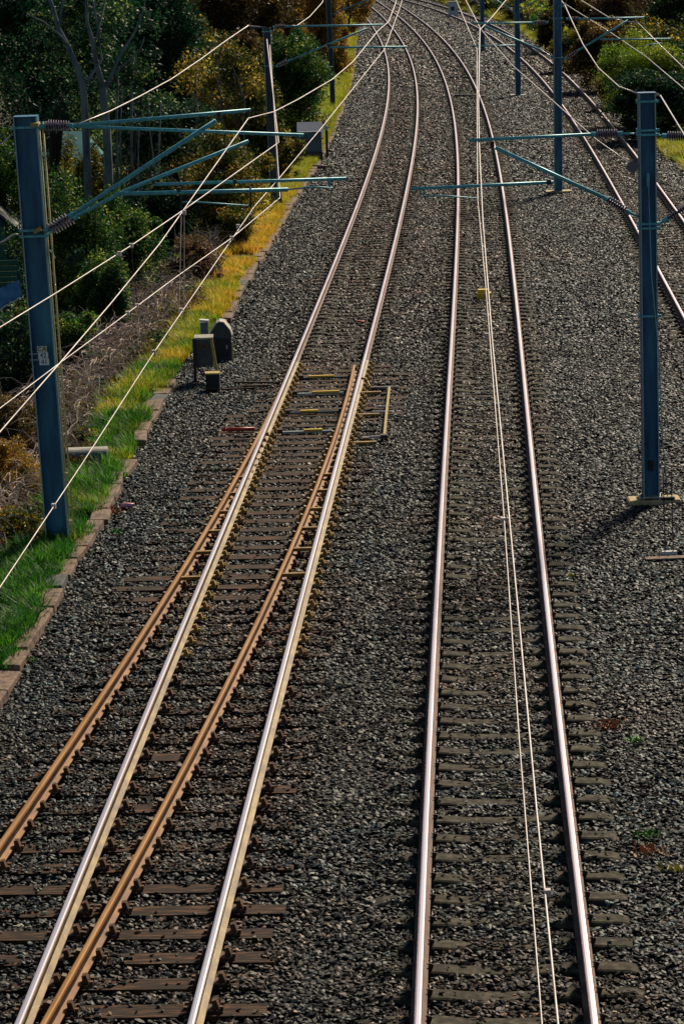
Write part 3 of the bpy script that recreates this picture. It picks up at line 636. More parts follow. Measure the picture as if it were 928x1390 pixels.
T(260, 345, 72, .8, .45, 'plum', 'brown leafless looking shrub behind the dead brambles', 5000, .045, 'shrub', 'shrub')
T(320, 300, 79, .6, .45, 'olive', 'small olive shrub left of the golden grass', 4500, .045, 'shrub', 'shrub')
T(82, 215, 97, 1.0, .8, 'olive', 'olive scrub screening the lower wall of the pale house', 7000, .055, 'shrub', 'shrub')
T(118, 205, 90, .8, .7, 'olive', 'small olive shrub between the grey trunks and the pale house', 5000, .055, 'shrub', 'shrub')
T(10, 215, 84, 1.0, .9, 'green', 'pale green shrub in front of the teal roofed house', 6000, .055, 'shrub', 'shrub')
T(180, 20, 128, 2.2, 2.6, 'olive', 'olive yellow tree crown showing between the bare grey limbs and the evergreen', 12000, .09)
T(350, 80, 128, 1.7, 1.8, 'rust', 'brown and olive tree right behind the second mast head', 10000, .085)
# right side
T(905, 60, 135, 2.6, 1.3, 'olive', 'olive scrub behind the yellow green bush top', 10000, .08, 'bush', 'bush')
T(775, 65, 160, 1.4, 1.2, 'olive', 'olive scrub directly right of the tall centre right mast', 8000, .08, 'bush', 'bush')
T(882, 142, 112, 2.3, 1.5, 'dark', 'large dark bush above the near right mast', 20000, .07, 'bush', 'bush')
T(880, 84, 119, 2.3, 1.2, 'lime', 'yellow green top of bush behind the large dark bush', 15000, .065, 'bush', 'bush')
T(945, 110, 118, 2.2, 2.0, 'dark', 'dark bush at the right edge behind the wires', 12000, .08, 'bush', 'bush')
T(815, 60, 143, 1.7, 1.5, 'rust', 'russet bush right of the tall centre right mast', 11000, .08, 'bush', 'bush')
T(850, 105, 130, 1.5, .7, 'olive', 'low olive scrub left of the large dark bush', 9000, .07, 'bush', 'bush', nclump=70)
T(790, 10, 185, 2.6, 2.2, 'rust', 'reddish brown bush at the top right of the tall mast', 12000, .11, 'bush', 'bush')
T(860, 5, 170, 3.0, 2.3, 'plum', 'dark brown bush at the top right', 13000, .1, 'bush', 'bush')
T(925, 10, 160, 2.6, 2.4, 'dark', 'dark green bush in the top right corner', 12000, .1, 'bush', 'bush')
T(750, 35, 182, 1.0, 1.0, 'rust', 'small russet bush between the tall mast and its neighbour', 5000, .09, 'bush', 'bush')
T(725, 2, 235, 2.4, 1.6, 'orange', 'orange bush at the top beyond the right track', 8000, .12, 'bush', 'bush')
T(800, -30, 260, 8, 5, 'olive', 'far olive tree above the right bushes', 14000, .2, 'broadleaf_tree', 'tree')
T(640, -25, 330, 8, 4, 'orange', 'far orange tree beyond the top of the tracks', 9000, .2, 'broadleaf_tree', 'tree')

# big double-trunk tree with bare limbs
tt = empty('bare_limbed_tree', tuple(Vector((atY(145, 225, 84).x, 84, tz(atY(145, 225, 84).x, 84)))), 'tree with two grey trunks and pale bare limbs fanning upward', 'tree')
Yt = 84
def L_(pts, rs, nm='limb'):
    MB().tube([atY(a, b, Yt + o_) for a, b, o_ in pts], rs, 8).build(nm, M['bark'], tt, smooth=True)
L_([(149, 330, 0), (147, 230, 0), (145, 180, 0), (141, 140, 0), (140, 118, 0)], [.17, .14, .13, .12, .12], 'trunk')
L_([(122, 330, -.6), (118, 210, -.6), (115, 150, -.6), (113, 118, -.6), (104, 90, -.5), (92, 62, -.4), (80, 40, -.3), (72, 10, 0), (60, -20, 0)], [.14, .12, .115, .11, .1, .085, .075, .06, .05], 'trunk')
for pts, rs in (([(140, 120, 0), (132, 90, 0), (124, 50, .2), (118, 30, .3), (117, -20, .3)], [.1, .08, .065, .05, .04]),
                ([(141, 122, 0), (152, 100, .3), (165, 70, .5), (182, 45, .6), (193, 18, .6), (200, -10, .6)], [.09, .06, .05, .04, .03, .02]),
                ([(152, 102, .3), (172, 84, .3), (190, 68, .4), (196, 50, .4)], [.045, .035, .025, .015]),
                ([(113, 118, -.6), (125, 100, -.4), (138, 80, -.2), (133, 40, 0), (126, 0, 0)], [.06, .05, .045, .04, .03]),
                ([(92, 62, -.4), (84, 50, -.6), (60, 30, -.8), (40, 20, -1)], [.05, .04, .03, .02]),
                ([(80, 40, -.3), (84, 10, -.2), (90, -20, 0)], [.05, .04, .03]),
                ([(132, 90, 0), (128, 60, -.4), (136, 30, -.5), (145, -10, -.5)], [.05, .035, .03, .02])):
    L_(pts, rs)
c = atY(120, 60, 85.5); V, rnd = leaves((c.x, 85.2, c.z), (2.6, 1.3, 2.6), 9000, .06, 77, 60, .22); leaf_obj('crown', V, rnd, FM['dark'], tt, tuple(tt.location))
rs_ = random.Random(5)
for k in range(16):
    px = rs_.uniform(172, 345); Y = rs_.uniform(76, 92); x0 = atY(px, 300, Y); g0 = Vector((x0.x, Y, tz(x0.x, Y))); t0 = empty('sapling', tuple(g0), 'dark slender stem rising among the shrubs below the cantilever tubes', 'sapling', 'slender stems in the scrub')
    h_ = rs_.uniform(3.0, 5.5); q = g0.copy(); pts = [q.copy()]
    for i in range(6): q = q + Vector((rs_.gauss(0, .12), rs_.gauss(0, .1), h_ / 6)); pts.append(q.copy())
    tr_ = MB().tube(pts, [.05 * (1 - .12 * i) for i in range(7)], 6).build('trunk', M['darkbark'] if k % 3 else M['bark'], t0, smooth=True)
    b = MB()
    for i in range(9):
        a_ = rs_.choice(pts[2:]); d_ = Vector((rs_.gauss(0, 1), rs_.gauss(0, .6), rs_.uniform(.3, 1.2))).normalized(); L = rs_.uniform(.5, 1.1); b.tube([a_, a_ + d_ * L * .5, a_ + d_ * L + Vector((0, 0, .12))], [.018, .012, .006], 4)
    b.build('twigs', M['darkbark'], t0)
# extra slender trunks among the trees
for k, (px, py0, py1, Y, rad_) in enumerate(((158, 235, 90, 88, .05), (163, 235, 120, 90, .035), (178, 260, 60, 90, .06), (215, 300, 140, 86, .05))):
    b = MB(); b.tube([atY(px + 2, py0 + 25, Y), atY(px, (py0 + py1) / 2, Y), atY(px + 3, py1, Y)], [rad_, rad_ * .8, rad_ * .5], 6)
    o = b.build('slender_tree', M['bark'], smooth=True)
    tag(o, ['thin pale sapling trunk just right of the double grey trunk', 'thinnest sapling trunk beside the double grey trunk', 'dark leaning sapling trunk further right of the double trunk', 'sapling trunk among dark shrubs under the cantilever tubes'][k], 'tree', 'slender sapling trunks')

# undergrowth
def clump(seed, mat):
    V, rnd = leaves((0, 0, .2), (.42, .42, .36), 320, .045, seed, 9, .45, .0); o = leaf_obj('clump', V, rnd, mat); COL.objects.unlink(o); return o
for nm, kinds, zone, lab, nn in (('undergrowth', ('dark', 'green', 'olive', 'dark'), 0, 'dark green undergrowth covering the ground beneath the left trees', 16000), ('dead_undergrowth', ('plum', 'rust', 'olive', 'dark'), 1, 'low brown undergrowth among the dead brambles', 1700), ('right_undergrowth', ('dark', 'olive', 'rust', 'lime'), 2, 'mixed undergrowth beneath the bushes right of the tracks', 9000)):
    cc = bpy.data.collections.new(nm + '_kinds')
    for k in range(8): cc.objects.link(clump(200 + k, FM[kinds[k % 4]]))
    if zone == 0:
        Y = 48 + 190 * rng.random(nn) ** 1.3; X = kx(Y) - rng.uniform(1.6, 16, nn); ok = (np.abs(X) < .14 * Y + 2) & ((kx(Y) - X > 3.9) | (Y > 72) & (kx(Y) - X > 2.2) | (Y > 95)); S = .8 + Y / 130
    elif zone == 1:
        Y = rng.uniform(38, 84, nn); X = kx(Y) - rng.uniform(.9, 4.2, nn); ok = vnoise(X, Y, .6) > .35; S = np.full(nn, .75)
    else:
        Y = rng.uniform(75, 300, nn); X = rx(Y) + rng.uniform(1.2, 14, nn); ok = np.abs(X) < .14 * Y + 3; S = .9 + Y / 130
    X = X[ok]; Y = Y[ok]; S = S[ok]
    tag(points_obj(nm, np.stack([X, Y, terrain(X, Y) - .04], 1), S, scatter_group('scatter_' + nm, cc, .6, 1.3, .2)), lab, 'undergrowth', None, 'stuff')

# ------------------------------------------------------------------ houses, fence, shed
hp = empty('house', (-14.5, 118, tz(-14.5, 118)), 'pale house with teal roof half hidden by trees at left edge', 'house')
z0 = hp.location.z
a = atY(0, 250, 115); e_z = a.z
b = MB(); b.box((-15.5, 118, (z0 + e_z) / 2 - .2), (11, 6, e_z - z0 + .4)); b.build('wall', M['render'], hp)
b = MB(); b.prism([(-21.4, e_z - .05), (-9.6, e_z - .05), (-9.6, e_z + .1), (-9.9, e_z + .25), (-21.1, e_z + .25)], 114.6, 121.4)
n = MB(); n.add([(-21.5, 114.5, e_z), (-9.5, 114.5, e_z), (-10.5, 118, e_z + 1.9), (-20.5, 118, e_z + 1.9), (-21.5, 121.5, e_z), (-9.5, 121.5, e_z)], [(0, 1, 2, 3), (1, 5, 2), (5, 4, 3, 2), (4, 0, 3), (0, 4, 5, 1)]).build('roof', M['tealroof'], hp)
for x in (-13.6, -11.6):
    wn = MB().box((x, 114.97, e_z - 1.2), (1.1, .06, 1.0)).build('window', M['glass'], hp)
    MB().box((x, 114.96, e_z - 1.77), (1.3, .14, .08)).build('sill', M['white'], wn)
# shed with gable
p0 = atY(30, 318, 82); pr = atY(-35, 262, 82)
sh = empty('shed', (pr.x, 83, tz(pr.x, 83)), 'dark shed with pitched roof behind the green fence at the left edge', 'shed')
hw = p0.x - pr.x
b = MB(); b.prism([(pr.x - hw + .1, sh.location.z - .2), (pr.x + hw - .1, sh.location.z - .2), (pr.x + hw - .1, p0.z), (pr.x, pr.z - .08), (pr.x - hw + .1, p0.z)], 82, 85.5); b.build('wall', M['shed'], sh)
for s in (-1, 1):
    b = MB(); b.add([(pr.x, 81.8, pr.z), (pr.x + s * (hw + .15), 81.8, p0.z - .12), (pr.x + s * (hw + .15), 85.7, p0.z - .12), (pr.x, 85.7, pr.z), (pr.x, 81.8, pr.z + .1), (pr.x + s * (hw + .15), 81.8, p0.z - .02), (pr.x + s * (hw + .15), 85.7, p0.z - .02), (pr.x, 85.7, pr.z + .1)], [(0, 1, 2, 3), (4, 5, 6, 7), (0, 1, 5, 4), (1, 2, 6, 5), (2, 3, 7, 6), (3, 0, 4, 7)]); b.build('roof', M['greybox'], sh)
MB().box((pr.x + hw * .35, 81.97, sh.location.z + 1.0), (.8, .06, 1.9)).build('door', M['fence'], sh)
# green board fence
fa = atY(30, 352, 76); fb = atY(-120, 352, 76)
fn = empty('board_fence', (fa.x, 76, tz(fa.x, 76)), 'dark green fence of horizontal boards left of the large mast', 'fence')
zt = fa.z; b = MB(); k = 0; zb = min(fn.location.z, zt - 1.7)
z = zt
while z > zb:
    b.box(((fa.x + fb.x) / 2, 76 + random.uniform(-.01, .01), z - .07), (fa.x - fb.x, .025, .13), (random.uniform(-.06, .02), 0, 0)); z -= .155
b.build('boards', M['fence'], fn)
for x in (fa.x - .05, fa.x - 1.6, fa.x - 3.0): MB().box((x, 76.07, (zt + zb) / 2), (.1, .1, zt - zb + .1)).build('post', M['fence'], fn)
# second dark fence right of the mast (low wall behind shrubs)
fa2 = atY(100, 338, 77); f2 = empty('wire_fence', (fa2.x, 77, tz(fa2.x, 77)), 'dark low fence with thin posts between the left mast and the blue sheet', 'fence')
b = MB(); xl = atY(55, 338, 77).x; zf = fa2.z
for k in range(5): b.box(((xl + fa2.x) / 2, 77, zf - .1 - k * .2), (fa2.x - xl, .03, .17))
b.build('boards', M['shed'], f2)
for px in (74, 82, 93): MB().box((atY(px, 340, 76.9).x, 76.95, zf + .05), (.03, .03, .7)).build('post', M['mast_edge'], f2)
# garden fence behind trees (pickets)
for (x0, x1, y_, Y, lab) in ((172, 225, 262, 92, 'pale picket fence seen through the shrubs under the cantilever tubes'),):
    A_ = atY(x0, y_, Y); B_ = atY(x1, y_ - 8, Y); g_ = empty('picket_fence', tuple(A_), lab, 'fence'); b = MB()
    for k in range(9): q = A_.lerp(B_, k / 8); b.box(q - Vector((0, 0, .1)), (.06, .03, 1.1))
    b.build('pickets', M['bark'], g_); MB().tube([A_ + Vector((0, -.04, .25)), B_ + Vector((0, -.04, .25))], .03, 5).build('rail', M['bark'], g_)
# blue sheets
def sheet(c1, c2, c3, c4, Y, label):
    pts = [atY(c1[0], c1[1], Y), atY(c2[0], c2[1], Y + .5), atY(c3[0], c3[1], Y + .3), atY(c4[0], c4[1], Y - .2)]
    root = empty('blue_sheet', tuple(pts[0]), label, 'plastic sheet', 'blue plastic sheets')
    n_ = 12; b = MB(); vs = []
    for i in range(n_ + 1):
        for j in range(5):
            u = i / n_; v = j / 4; p = pts[0].lerp(pts[1], u).lerp(pts[3].lerp(pts[2], u), v); p = p + Vector((0, -.03 * math.sin(u * 30), .05 * math.sin(u * PI) + .02 * math.sin(u * 30))); vs.append(p)
    fs = [(i * 5 + j, i * 5 + j + 1, (i + 1) * 5 + j + 1, (i + 1) * 5 + j) for i in range(n_) for j in range(4)]
    o = b.add(vs, fs).build('panel', M['bluesheet'], root, smooth=True); so_ = o.modifiers.new('solid', 'SOLIDIFY'); so_.thickness = .02
    MB().tube([vs[i * 5 + 4] + Vector((0, -.03, -.02)) for i in range(n_ + 1)], .02, 6).build('rim', M['white'], root)
sheet((-20, 405), (26, 380), (30, 402), (-16, 432), 68, 'blue plastic sheet with white rim below the green fence at left edge')
sheet((88, 352), (114, 336), (118, 350), (97, 366), 70, 'small blue plastic sheet with white rim right of the large left mast')

# ------------------------------------------------------------------ masts
def hcol(base, top, w_, d_, mat, parent, rz=0.0, name='column', edge=True):
    bx_, by_ = base.x, base.y; tf = .022; ax = (top - base)
    b = MB(); n0 = 0
    def bar(cx, cy, sx, sy, mi):
        vs = []
        for p in (base, top):
            for x, y in ((-sx / 2, -sy / 2), (sx / 2, -sy / 2), (sx / 2, sy / 2), (-sx / 2, sy / 2)):
                q = Vector((cx + x, cy + y, 0)); q.rotate(Euler((0, 0, rz))); vs.append(p + q)
        b.add(vs, [(3, 2, 1, 0), (4, 5, 6, 7), (0, 1, 5, 4), (1, 2, 6, 5), (2, 3, 7, 6), (3, 0, 4, 7)], mi)
    bar(0, 0, w_ - 2 * tf, .014, 0)
    for s in (-1, 1):
        bar(s * (w_ / 2 - tf / 2), 0, tf, d_, 0)
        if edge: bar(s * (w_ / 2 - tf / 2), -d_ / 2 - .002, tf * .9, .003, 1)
    return b.build(name, [mat, M['mast_edge']], parent)
def band(parent, p, w_, d_, mat='teal'):
    b = MB(); t = .012; z = p.z
    for s in (-1, 1):
        b.box((p.x, p.y + s * (d_ / 2 + t), z), (w_ + 4 * t, t, .035)); b.box((p.x + s * (w_ / 2 + t), p.y, z), (t, d_ + t, .035))
    for s in (-1, 1): b.box((p.x + s * (w_ / 2 + .03), p.y - d_ / 2, z), (.035, .03, .04))
    return b.build('strap_band', M[mat], parent)
def insulator(parent, a, b_, n=7, R=.075, name='insulator'):
    a = Vector(a); b_ = Vector(b_); d = (b_ - a); m = MB(); m.tube([a, b_], .022, 8)
    L = d.length; core0, core1 = .16, .84
    for e0, e1 in ((0.0, .16), (.84, 1.0)): m.tube([a + d * e0, a + d * e1], .042, 10, 2)
    for i in range(n):
        t = core0 + (core1 - core0) * (i + .5) / n; c_ = a + d * t; u = d.normalized()
        m.tube([c_ - u * .018, c_ - u * .004, c_ + u * .004, c_ + u * .012], [.03, R, R, .03], 14, 0)
        m.tube([c_ - u * .004, c_ + u * .004], [R + .002, R + .002], 14, 1)
    return m.build(name, [M['porcelain'], M['porcelain_glint'], M['teal']], parent, smooth=False)
def tubep(name, parent, pts, r, mat='teal', n=8): return MB().tube(pts, r, n).build(name, M[mat], parent, smooth=True)
def clampm(parent, p, s=.07): return MB().box(p, (s, s, s * 1.4)).build('clamp', M['clip'], parent)

# large left mast
YL = 41.3
base = at(80, 752, -.3); topc = atY(35, 158, YL)
L1 = empty('catenary_mast', tuple(base), 'large blue steel mast with number plate, nearest at left', 'mast', 'overhead line masts')
base_v = Vector((base.x, YL, -.6)); top_v = Vector((topc.x, YL, topc.z))
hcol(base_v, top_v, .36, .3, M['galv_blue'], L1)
MB().box(top_v + Vector((0, 0, .008)), (.36, .32, .014)).build('cap_plate', M['galv_blue'], L1)
def lpt(z): 
    t = (z - base_v.z) / (top_v.z - base_v.z); return base_v.lerp(top_v, t)
for z in (top_v.z - .15, 4.74, 4.65): band(L1, lpt(z), .34, .3)
for dx in (.2, .26):
    g_ = tubep('cable_guard', L1, [lpt(6.35) + Vector((dx, -.12, 0)), lpt(3) + Vector((dx, -.12, 0)), lpt(-.2) + Vector((dx, -.12, 0))], .014, 'ochre_tube')
for z in (2.6, .95, .2): MB().box(lpt(z) + Vector((.22, -.13, 0)), (.09, .03, .07)).build('cable_clip', M['ochre_tube'], L1)
# number plates
pl = MB(); pc = atY(58.5, 483, YL - .2)
for k in range(3):
    q = MB().box((pc.x - .012 + k * .012, YL - .19, pc.z + .105 - k * .1), (.15, .006, .096)); o = q.build('number_plate', M['plate_cream' if k == 0 else 'plate_white'], L1)
    cu = bpy.data.curves.new('lettering', 'FONT'); cu.body = ('CA', '42', '41')[k]; cu.size = .1; cu.align_x = 'CENTER'; cu.align_y = 'CENTER'; cu.extrude = .001
    to = bpy.data.objects.new('tmp', cu); COL.objects.link(to); bpy.context.view_layer.update()
    me = bpy.data.meshes.new_from_object(to); bpy.data.objects.remove(to); me.materials.clear(); me.materials.append(M['black'])
    lo = bpy.data.objects.new('lettering', me); COL.objects.link(lo); lo.parent = o
    lo.matrix_basis = Matrix.Translation(Vector((pc.x - .012 + k * .012, YL - .196, pc.z + .105 - k * .1))) @ Euler((PI / 2, 0, 0)).to_matrix().to_4x4()
for dz in (.03, -.06): MB().box((pc.x - .13, YL - .17, pc.z + dz), (.16, .01, .014)).build('plate_strap', M['mast_edge'], L1)
# cantilevers of the left mast
Ya, Yb = YL - .12, YL + .35
A = lambda px, py, Y=YL: atY(px, py, Y)
MB().box(A(48, 168, Ya), (.12, .3, .05)).build('bracket', M['ochre'], L1); MB().box(A(52, 311, Ya), (.12, .32, .06), (0, -.5, 0)).build('bracket', M['ochre'], L1)
t1 = tubep('top_tube', L1, [A(100, 170, Ya), A(340, 149, Ya)], .028); insulator(t1, A(54, 171, Ya), A(99, 170, Ya), 9)
t2 = tubep('top_tube', L1, [A(102, 171, Yb), A(412, 183, Yb)], .025); insulator(t2, A(57, 168, Yb), A(102, 171, Yb), 9)
s1_ = tubep('strut_tube', L1, [A(98, 291, Ya), A(293, 163, Ya)], .033); insulator(s1_, A(60, 314, Ya), A(99, 290, Ya), 7)
s2_ = tubep('strut_tube', L1, [A(104, 293, Yb), A(171, 258, Yb), A(337, 191, Yb)], .028); insulator(s2_, A(66, 316, Yb), A(106, 293, Yb), 7)
g1 = tubep('registration_tube', L1, [A(155, 263, Ya), A(391, 257, Ya)], .03); tubep('steady_arm', g1, [A(391, 257, Ya), A(425, 253, Ya), A(452, 255, Ya)], .012)
g2 = tubep('registration_tube', L1, [A(207, 250, Yb), A(470, 242, Yb)], .025); MB().box(A(447, 247, Yb), (.05, .05, .14)).build('drop_bracket', M['teal'], g2)
clampm(g1, A(152, 256, Ya), .05); clampm(g2, A(208, 246, Yb), .05); clampm(t1, A(297, 155, Ya), .06); clampm(t1, A(337, 153, Ya), .05)
tubep('drop_bracket', g1, [A(340, 254, Ya), A(340, 280, Ya)], .015, 'clip'); tubep('steady_arm', g1, [A(247, 274, Ya), A(270, 274, Ya), A(337, 279, Ya)], .012)
clampm(g1, A(243, 257, Ya), .05); clampm(g2, A(319, 246, Yb), .05)
tubep('jumper_cable', L1, [A(-60, 225), A(-20, 208), A(5, 193), A(18, 180)], .012, 'wire'); tubep('jumper_cable', L1, [A(-60, 350), A(-20, 338), A(5, 327), A(18, 318), A(26, 318)], .012, 'wire')
tubep('bonding_cable', L1, [A(62, 334), A(70, 342), A(75, 350)], .01, 'wire')

# near right mast
YR = 43.1
base = at(882, 679, -.2); tp = atY(877, 126, YR)
R1 = empty('catenary_mast', tuple(base), 'near right blue steel mast on an ochre concrete pad', 'mast', 'overhead line masts')
bv_ = Vector((base.x, YR, -.2)); tv_ = Vector((tp.x, YR, tp.z)); hcol(bv_, tv_, .265, .26, M['galv_blue'], R1)
MB().box(tv_ + Vector((0, 0, .008)), (.28, .28, .014)).build('cap_plate', M['galv_blue'], R1)
def rpt(z): return bv_.lerp(tv_, (z - bv_.z) / (tv_.z - bv_.z))
for z in (tv_.z - .12, 5.79, 5.72, 4.32, 4.25, 2.85): band(R1, rpt(z), .265, .26)
b = MB(); b.box((bv_.x + .05, YR, -.19), (.86, .42, .1), taper=.97); o = b.build('concrete_pad', M['pad'], R1); o.modifiers.new('bevel', 'BEVEL').width = .02
MB().box((bv_.x, YR, -.1), (.4, .36, .02)).build('base_plate', M['palelid'], R1)
for sx in (-1, 1):
    for sy in (-1, 1): MB().tube([(bv_.x + sx * .16, YR + sy * .15, -.1), (bv_.x + sx * .16, YR + sy * .15, -.03)], .016, 6).build('bolt', M['clip'], R1)
B = lambda px, py, Y=YR: atY(px, py, Y)
t1 = tubep('top_tube', R1, [B(637, 190), B(802, 182)], .026); insulator(t1, B(802, 182), B(845, 181), 9); tubep('link', t1, [B(845, 181), B(866, 181)], .014)
s1_ = tubep('strut_tube', R1, [B(672, 200), B(822, 269)], .03); insulator(s1_, B(818, 267), B(855, 289), 8); MB().tube([B(855, 289), B(868, 294)], .02, 6).build('link', M['teal'], s1_)
g1 = tubep('registration_tube', R1, [B(558, 256), B(751, 247)], .026); clampm(g1, B(745, 247), .06); clampm(t1, B(668, 195), .06)
tubep('steady_arm', g1, [B(575, 266), B(600, 265), B(648, 269)], .012); tubep('drop_bracket', g1, [B(575, 256), B(575, 267)], .014)
tubep('dropper_link', t1, [B(650, 190), B(650, 196)], .012)
t2 = tubep('top_tube', R1, [B(940, 185), B(1060, 190)], .026); insulator(t2, B(898, 184), B(940, 185), 9); tubep('link', t2, [B(888, 181), B(898, 184)], .014)
s2_ = tubep('strut_tube', R1, [B(940, 275), B(1045, 197)], .03); insulator(s2_, B(900, 300), B(940, 275), 8); MB().tube([B(886, 308), B(900, 300)], .02, 6).build('link', M['teal'], s2_)
tubep('registration_tube', R1, [B(975, 250), B(1100, 255)], .026)
# wire end disc and earth fittings
MB().tube([B(858, 226, YR - .03), B(858, 226, YR + .03)], .09, 16).build('pulley', M['porcelain'], R1)
MB().tube([B(887, 130), B(893, 127), B(896, 130)], .02, 6).build('wire_bracket', M['wire'], R1)
tubep('down_cable', R1, [rpt(5.0) + Vector((0, -.15, 0)), rpt(3.5) + Vector((.03, -.16, 0)), rpt(2.2) + Vector((.14, -.17, 0)), rpt(1.0) + Vector((.17, -.17, 0)), rpt(-.1) + Vector((.24, -.3, 0))], .009, 'mast_edge')
MB().tube([rpt(5.12) + Vector((0, -.1, 0)), rpt(4.9) + Vector((0, -.1, 0))], .03, 8).build('cable_clamp', M['teal'], R1)
MB().box(rpt(.4) + Vector((0, -.03, 0)), (.07, .06, .16)).build('earth_lug', M['clip'], R1)
# rod guide beside the mast
gp = at(908, 752, -.2); gd = empty('weight_guide', tuple(gp), 'pair of thin guide rods with clamp beside the near right mast', 'guide')
for dx in (-.06, .06): MB().tube([gp + Vector((dx, 0, 0)), gp + Vector((dx, .1, .75)), gp + Vector((dx, .2, 1.2))], .009, 6).build('rod', M['wire_dark'], gd)
MB().box(gp + Vector((0, .12, .82)), (.2, .06, .05)).build('clamp_bar', M['black'], gd); MB().box(gp + Vector((0, 0, .02)), (.22, .07, .05)).build('foot', M['white'], gd)
p_ = at(905, 757, -.2); tag(MB().box((p_.x + .15, p_.y, -.2), (.95, .16, .02), (0, 0, .03)).build('trough_lid', M['kerb']), 'flat concrete trough lid in the ballast below the near right mast', 'trough lid')

# second left mast
Y2 = 89.5; base = at(373, 290, -.3); tp = atY(362, 37, Y2)
M2 = empty('catenary_mast', tuple(base), 'second dark mast on the left with long wires running up to its head', 'mast', 'overhead line masts')
bv = Vector((base.x, Y2, -.45)); tv = Vector((tp.x, Y2, tp.z)); hcol(bv, tv, .25, .25, M['galv_dark'], M2)
C2 = lambda px, py: atY(px, py, Y2)
t1 = tubep('top_tube', M2, [C2(391, 35), C2(520, 33)], .03); insulator(t1, C2(370, 36), C2(391, 35), 7, .08)
s1_ = tubep('strut_tube', M2, [C2(392, 82), C2(498, 38)], .03); insulator(s1_, C2(374, 90), C2(393, 81), 6, .08)
g1 = tubep('registration_tube', M2, [C2(446, 64), C2(553, 63)], .03); tubep('steady_arm', g1, [C2(527, 68), C2(549, 68)], .014); clampm(g1, C2(446, 61), .08)
MB().box(C2(350, 37), (.5, .04, .05)).build('head_arm', M['galv_dark'], M2); MB().box(C2(337, 34), (.08, .05, .08)).build('wire_clamp', M['wire'], M2)
for z in (5.6, 4.5): band(M2, bv.lerp(tv, (z - bv.z) / (tv.z - bv.z)), .25, .25)
MB().box(bv.lerp(tv, .12) + Vector((.15, 0, 0)), (.2, .2, .5)).build('balance_weight', M['greybox'], M2)
MB().box(bv.lerp(tv, .5) + Vector((0, -.0, 0)), (.3, .3, .5)).build('collar', M['greybox'], M2)

# tall centre-right mast
Y3 = 92.4; base = at(759, 262, -.2); tp = atY(756, -12, Y3)
R2 = empty('catenary_mast', tuple(base), 'tall blue mast right of centre carrying arms on both sides', 'mast', 'overhead line masts')
bv = Vector((base.x, Y3, -.2)); tv = Vector((tp.x, Y3, tp.z)); hcol(bv, tv, .27, .26, M['galv_blue'], R2)
MB().box((bv.x, Y3, -.18), (.85, .6, .06)).build('concrete_pad', M['pad'], R2)
D = lambda px, py, Y=Y3: atY(px, py, Y)
t1 = tubep('top_tube', R2, [D(640, 31), D(722, 30)], .028); insulator(t1, D(722, 30), D(744, 30), 7, .08)
s1_ = tubep('strut_tube', R2, [D(658, 35), D(732, 67)], .034); insulator(s1_, D(731, 66), D(750, 77), 6, .08); tubep('registration_tube', s1_, [D(640, 62), D(699, 61)], .025)
t2 = tubep('top_tube', R2, [D(788, 25), D(874, 23)], .028); insulator(t2, D(768, 25), D(788, 25), 7, .08)
s2_ = tubep('strut_tube', R2, [D(786, 67), D(852, 27)], .034); insulator(s2_, D(766, 80), D(787, 66), 6, .08)
g2 = tubep('registration_tube', R2, [D(814, 53), D(910, 52)], .025); tubep('steady_arm', g2, [D(866, 63), D(878, 60), D(897, 58)], .013)
for z in (5.6, 4.3): band(R2, bv.lerp(tv, (z + .2) / (tv.z + .2)), .27, .26)
MB().tube([D(757, 8), D(768, 8)], .03, 6).build('wire_bracket', M['teal'], R2)

# farther masts
def far_mast(bx_, by_, topy, wd, mat, label, z=-.25, arms=(), pad=False, topx=None):
    bs = at(bx_, by_, z); tpp = atY(topx if topx is not None else bx_ - 2, topy, bs.y)
    m_ = empty('catenary_mast', tuple(bs), label, 'mast', 'overhead line masts'); hcol(bs - Vector((0, 0, .1)), tpp, wd, wd, M[mat], m_)
    if pad: MB().box(bs + Vector((0, 0, .04)), (.8, .6, .08)).build('concrete_pad', M['palelid'], m_)
    for kind_, a_, b_, i0 in arms:
        o = tubep(kind_, m_, [atY(*a_, bs.y), atY(*b_, bs.y)], .03)
        if i0: insulator(o, atY(*i0, bs.y), atY(*a_, bs.y), 6, .09)
    return m_
far_mast(452, 151, -40, .25, 'galv_dark', 'slim dark mast standing in the golden verge, third on the left', arms=(('top_tube', (470, -18), (560, -20), (452, -18)), ('strut_tube', (471, 10), (540, -17), (453, 19))), topx=444)
far_mast(466, 52, -45, .27, 'galv_dark', 'far slim mast at the top of the left verge', arms=(('strut_tube', (478, 12), (520, -8), (467, 18)),), topx=462)
far_mast(703, 130, -60, .27, 'galv_blue', 'blue mast left of the tall centre right one with pale pad', arms=(('strut_tube', (690, 10), (665, -6), (700, 17)), ('strut_tube', (718, 6), (745, -10), (706, 14))), pad=True, topx=700)
far_mast(655, 70, -50, .27, 'galv_blue', 'distant blue mast standing where the centre wires bend', arms=(('strut_tube', (645, 0), (620, -12), (653, 6)),), topx=653)
far_mast(674, 22, -40, .46, 'tealbright', 'bright teal column beyond the right track at the top', topx=672)
far_mast(707, 36, -40, .3, 'galv_dark', 'dark far mast just right of the blue one at the top', topx=705)

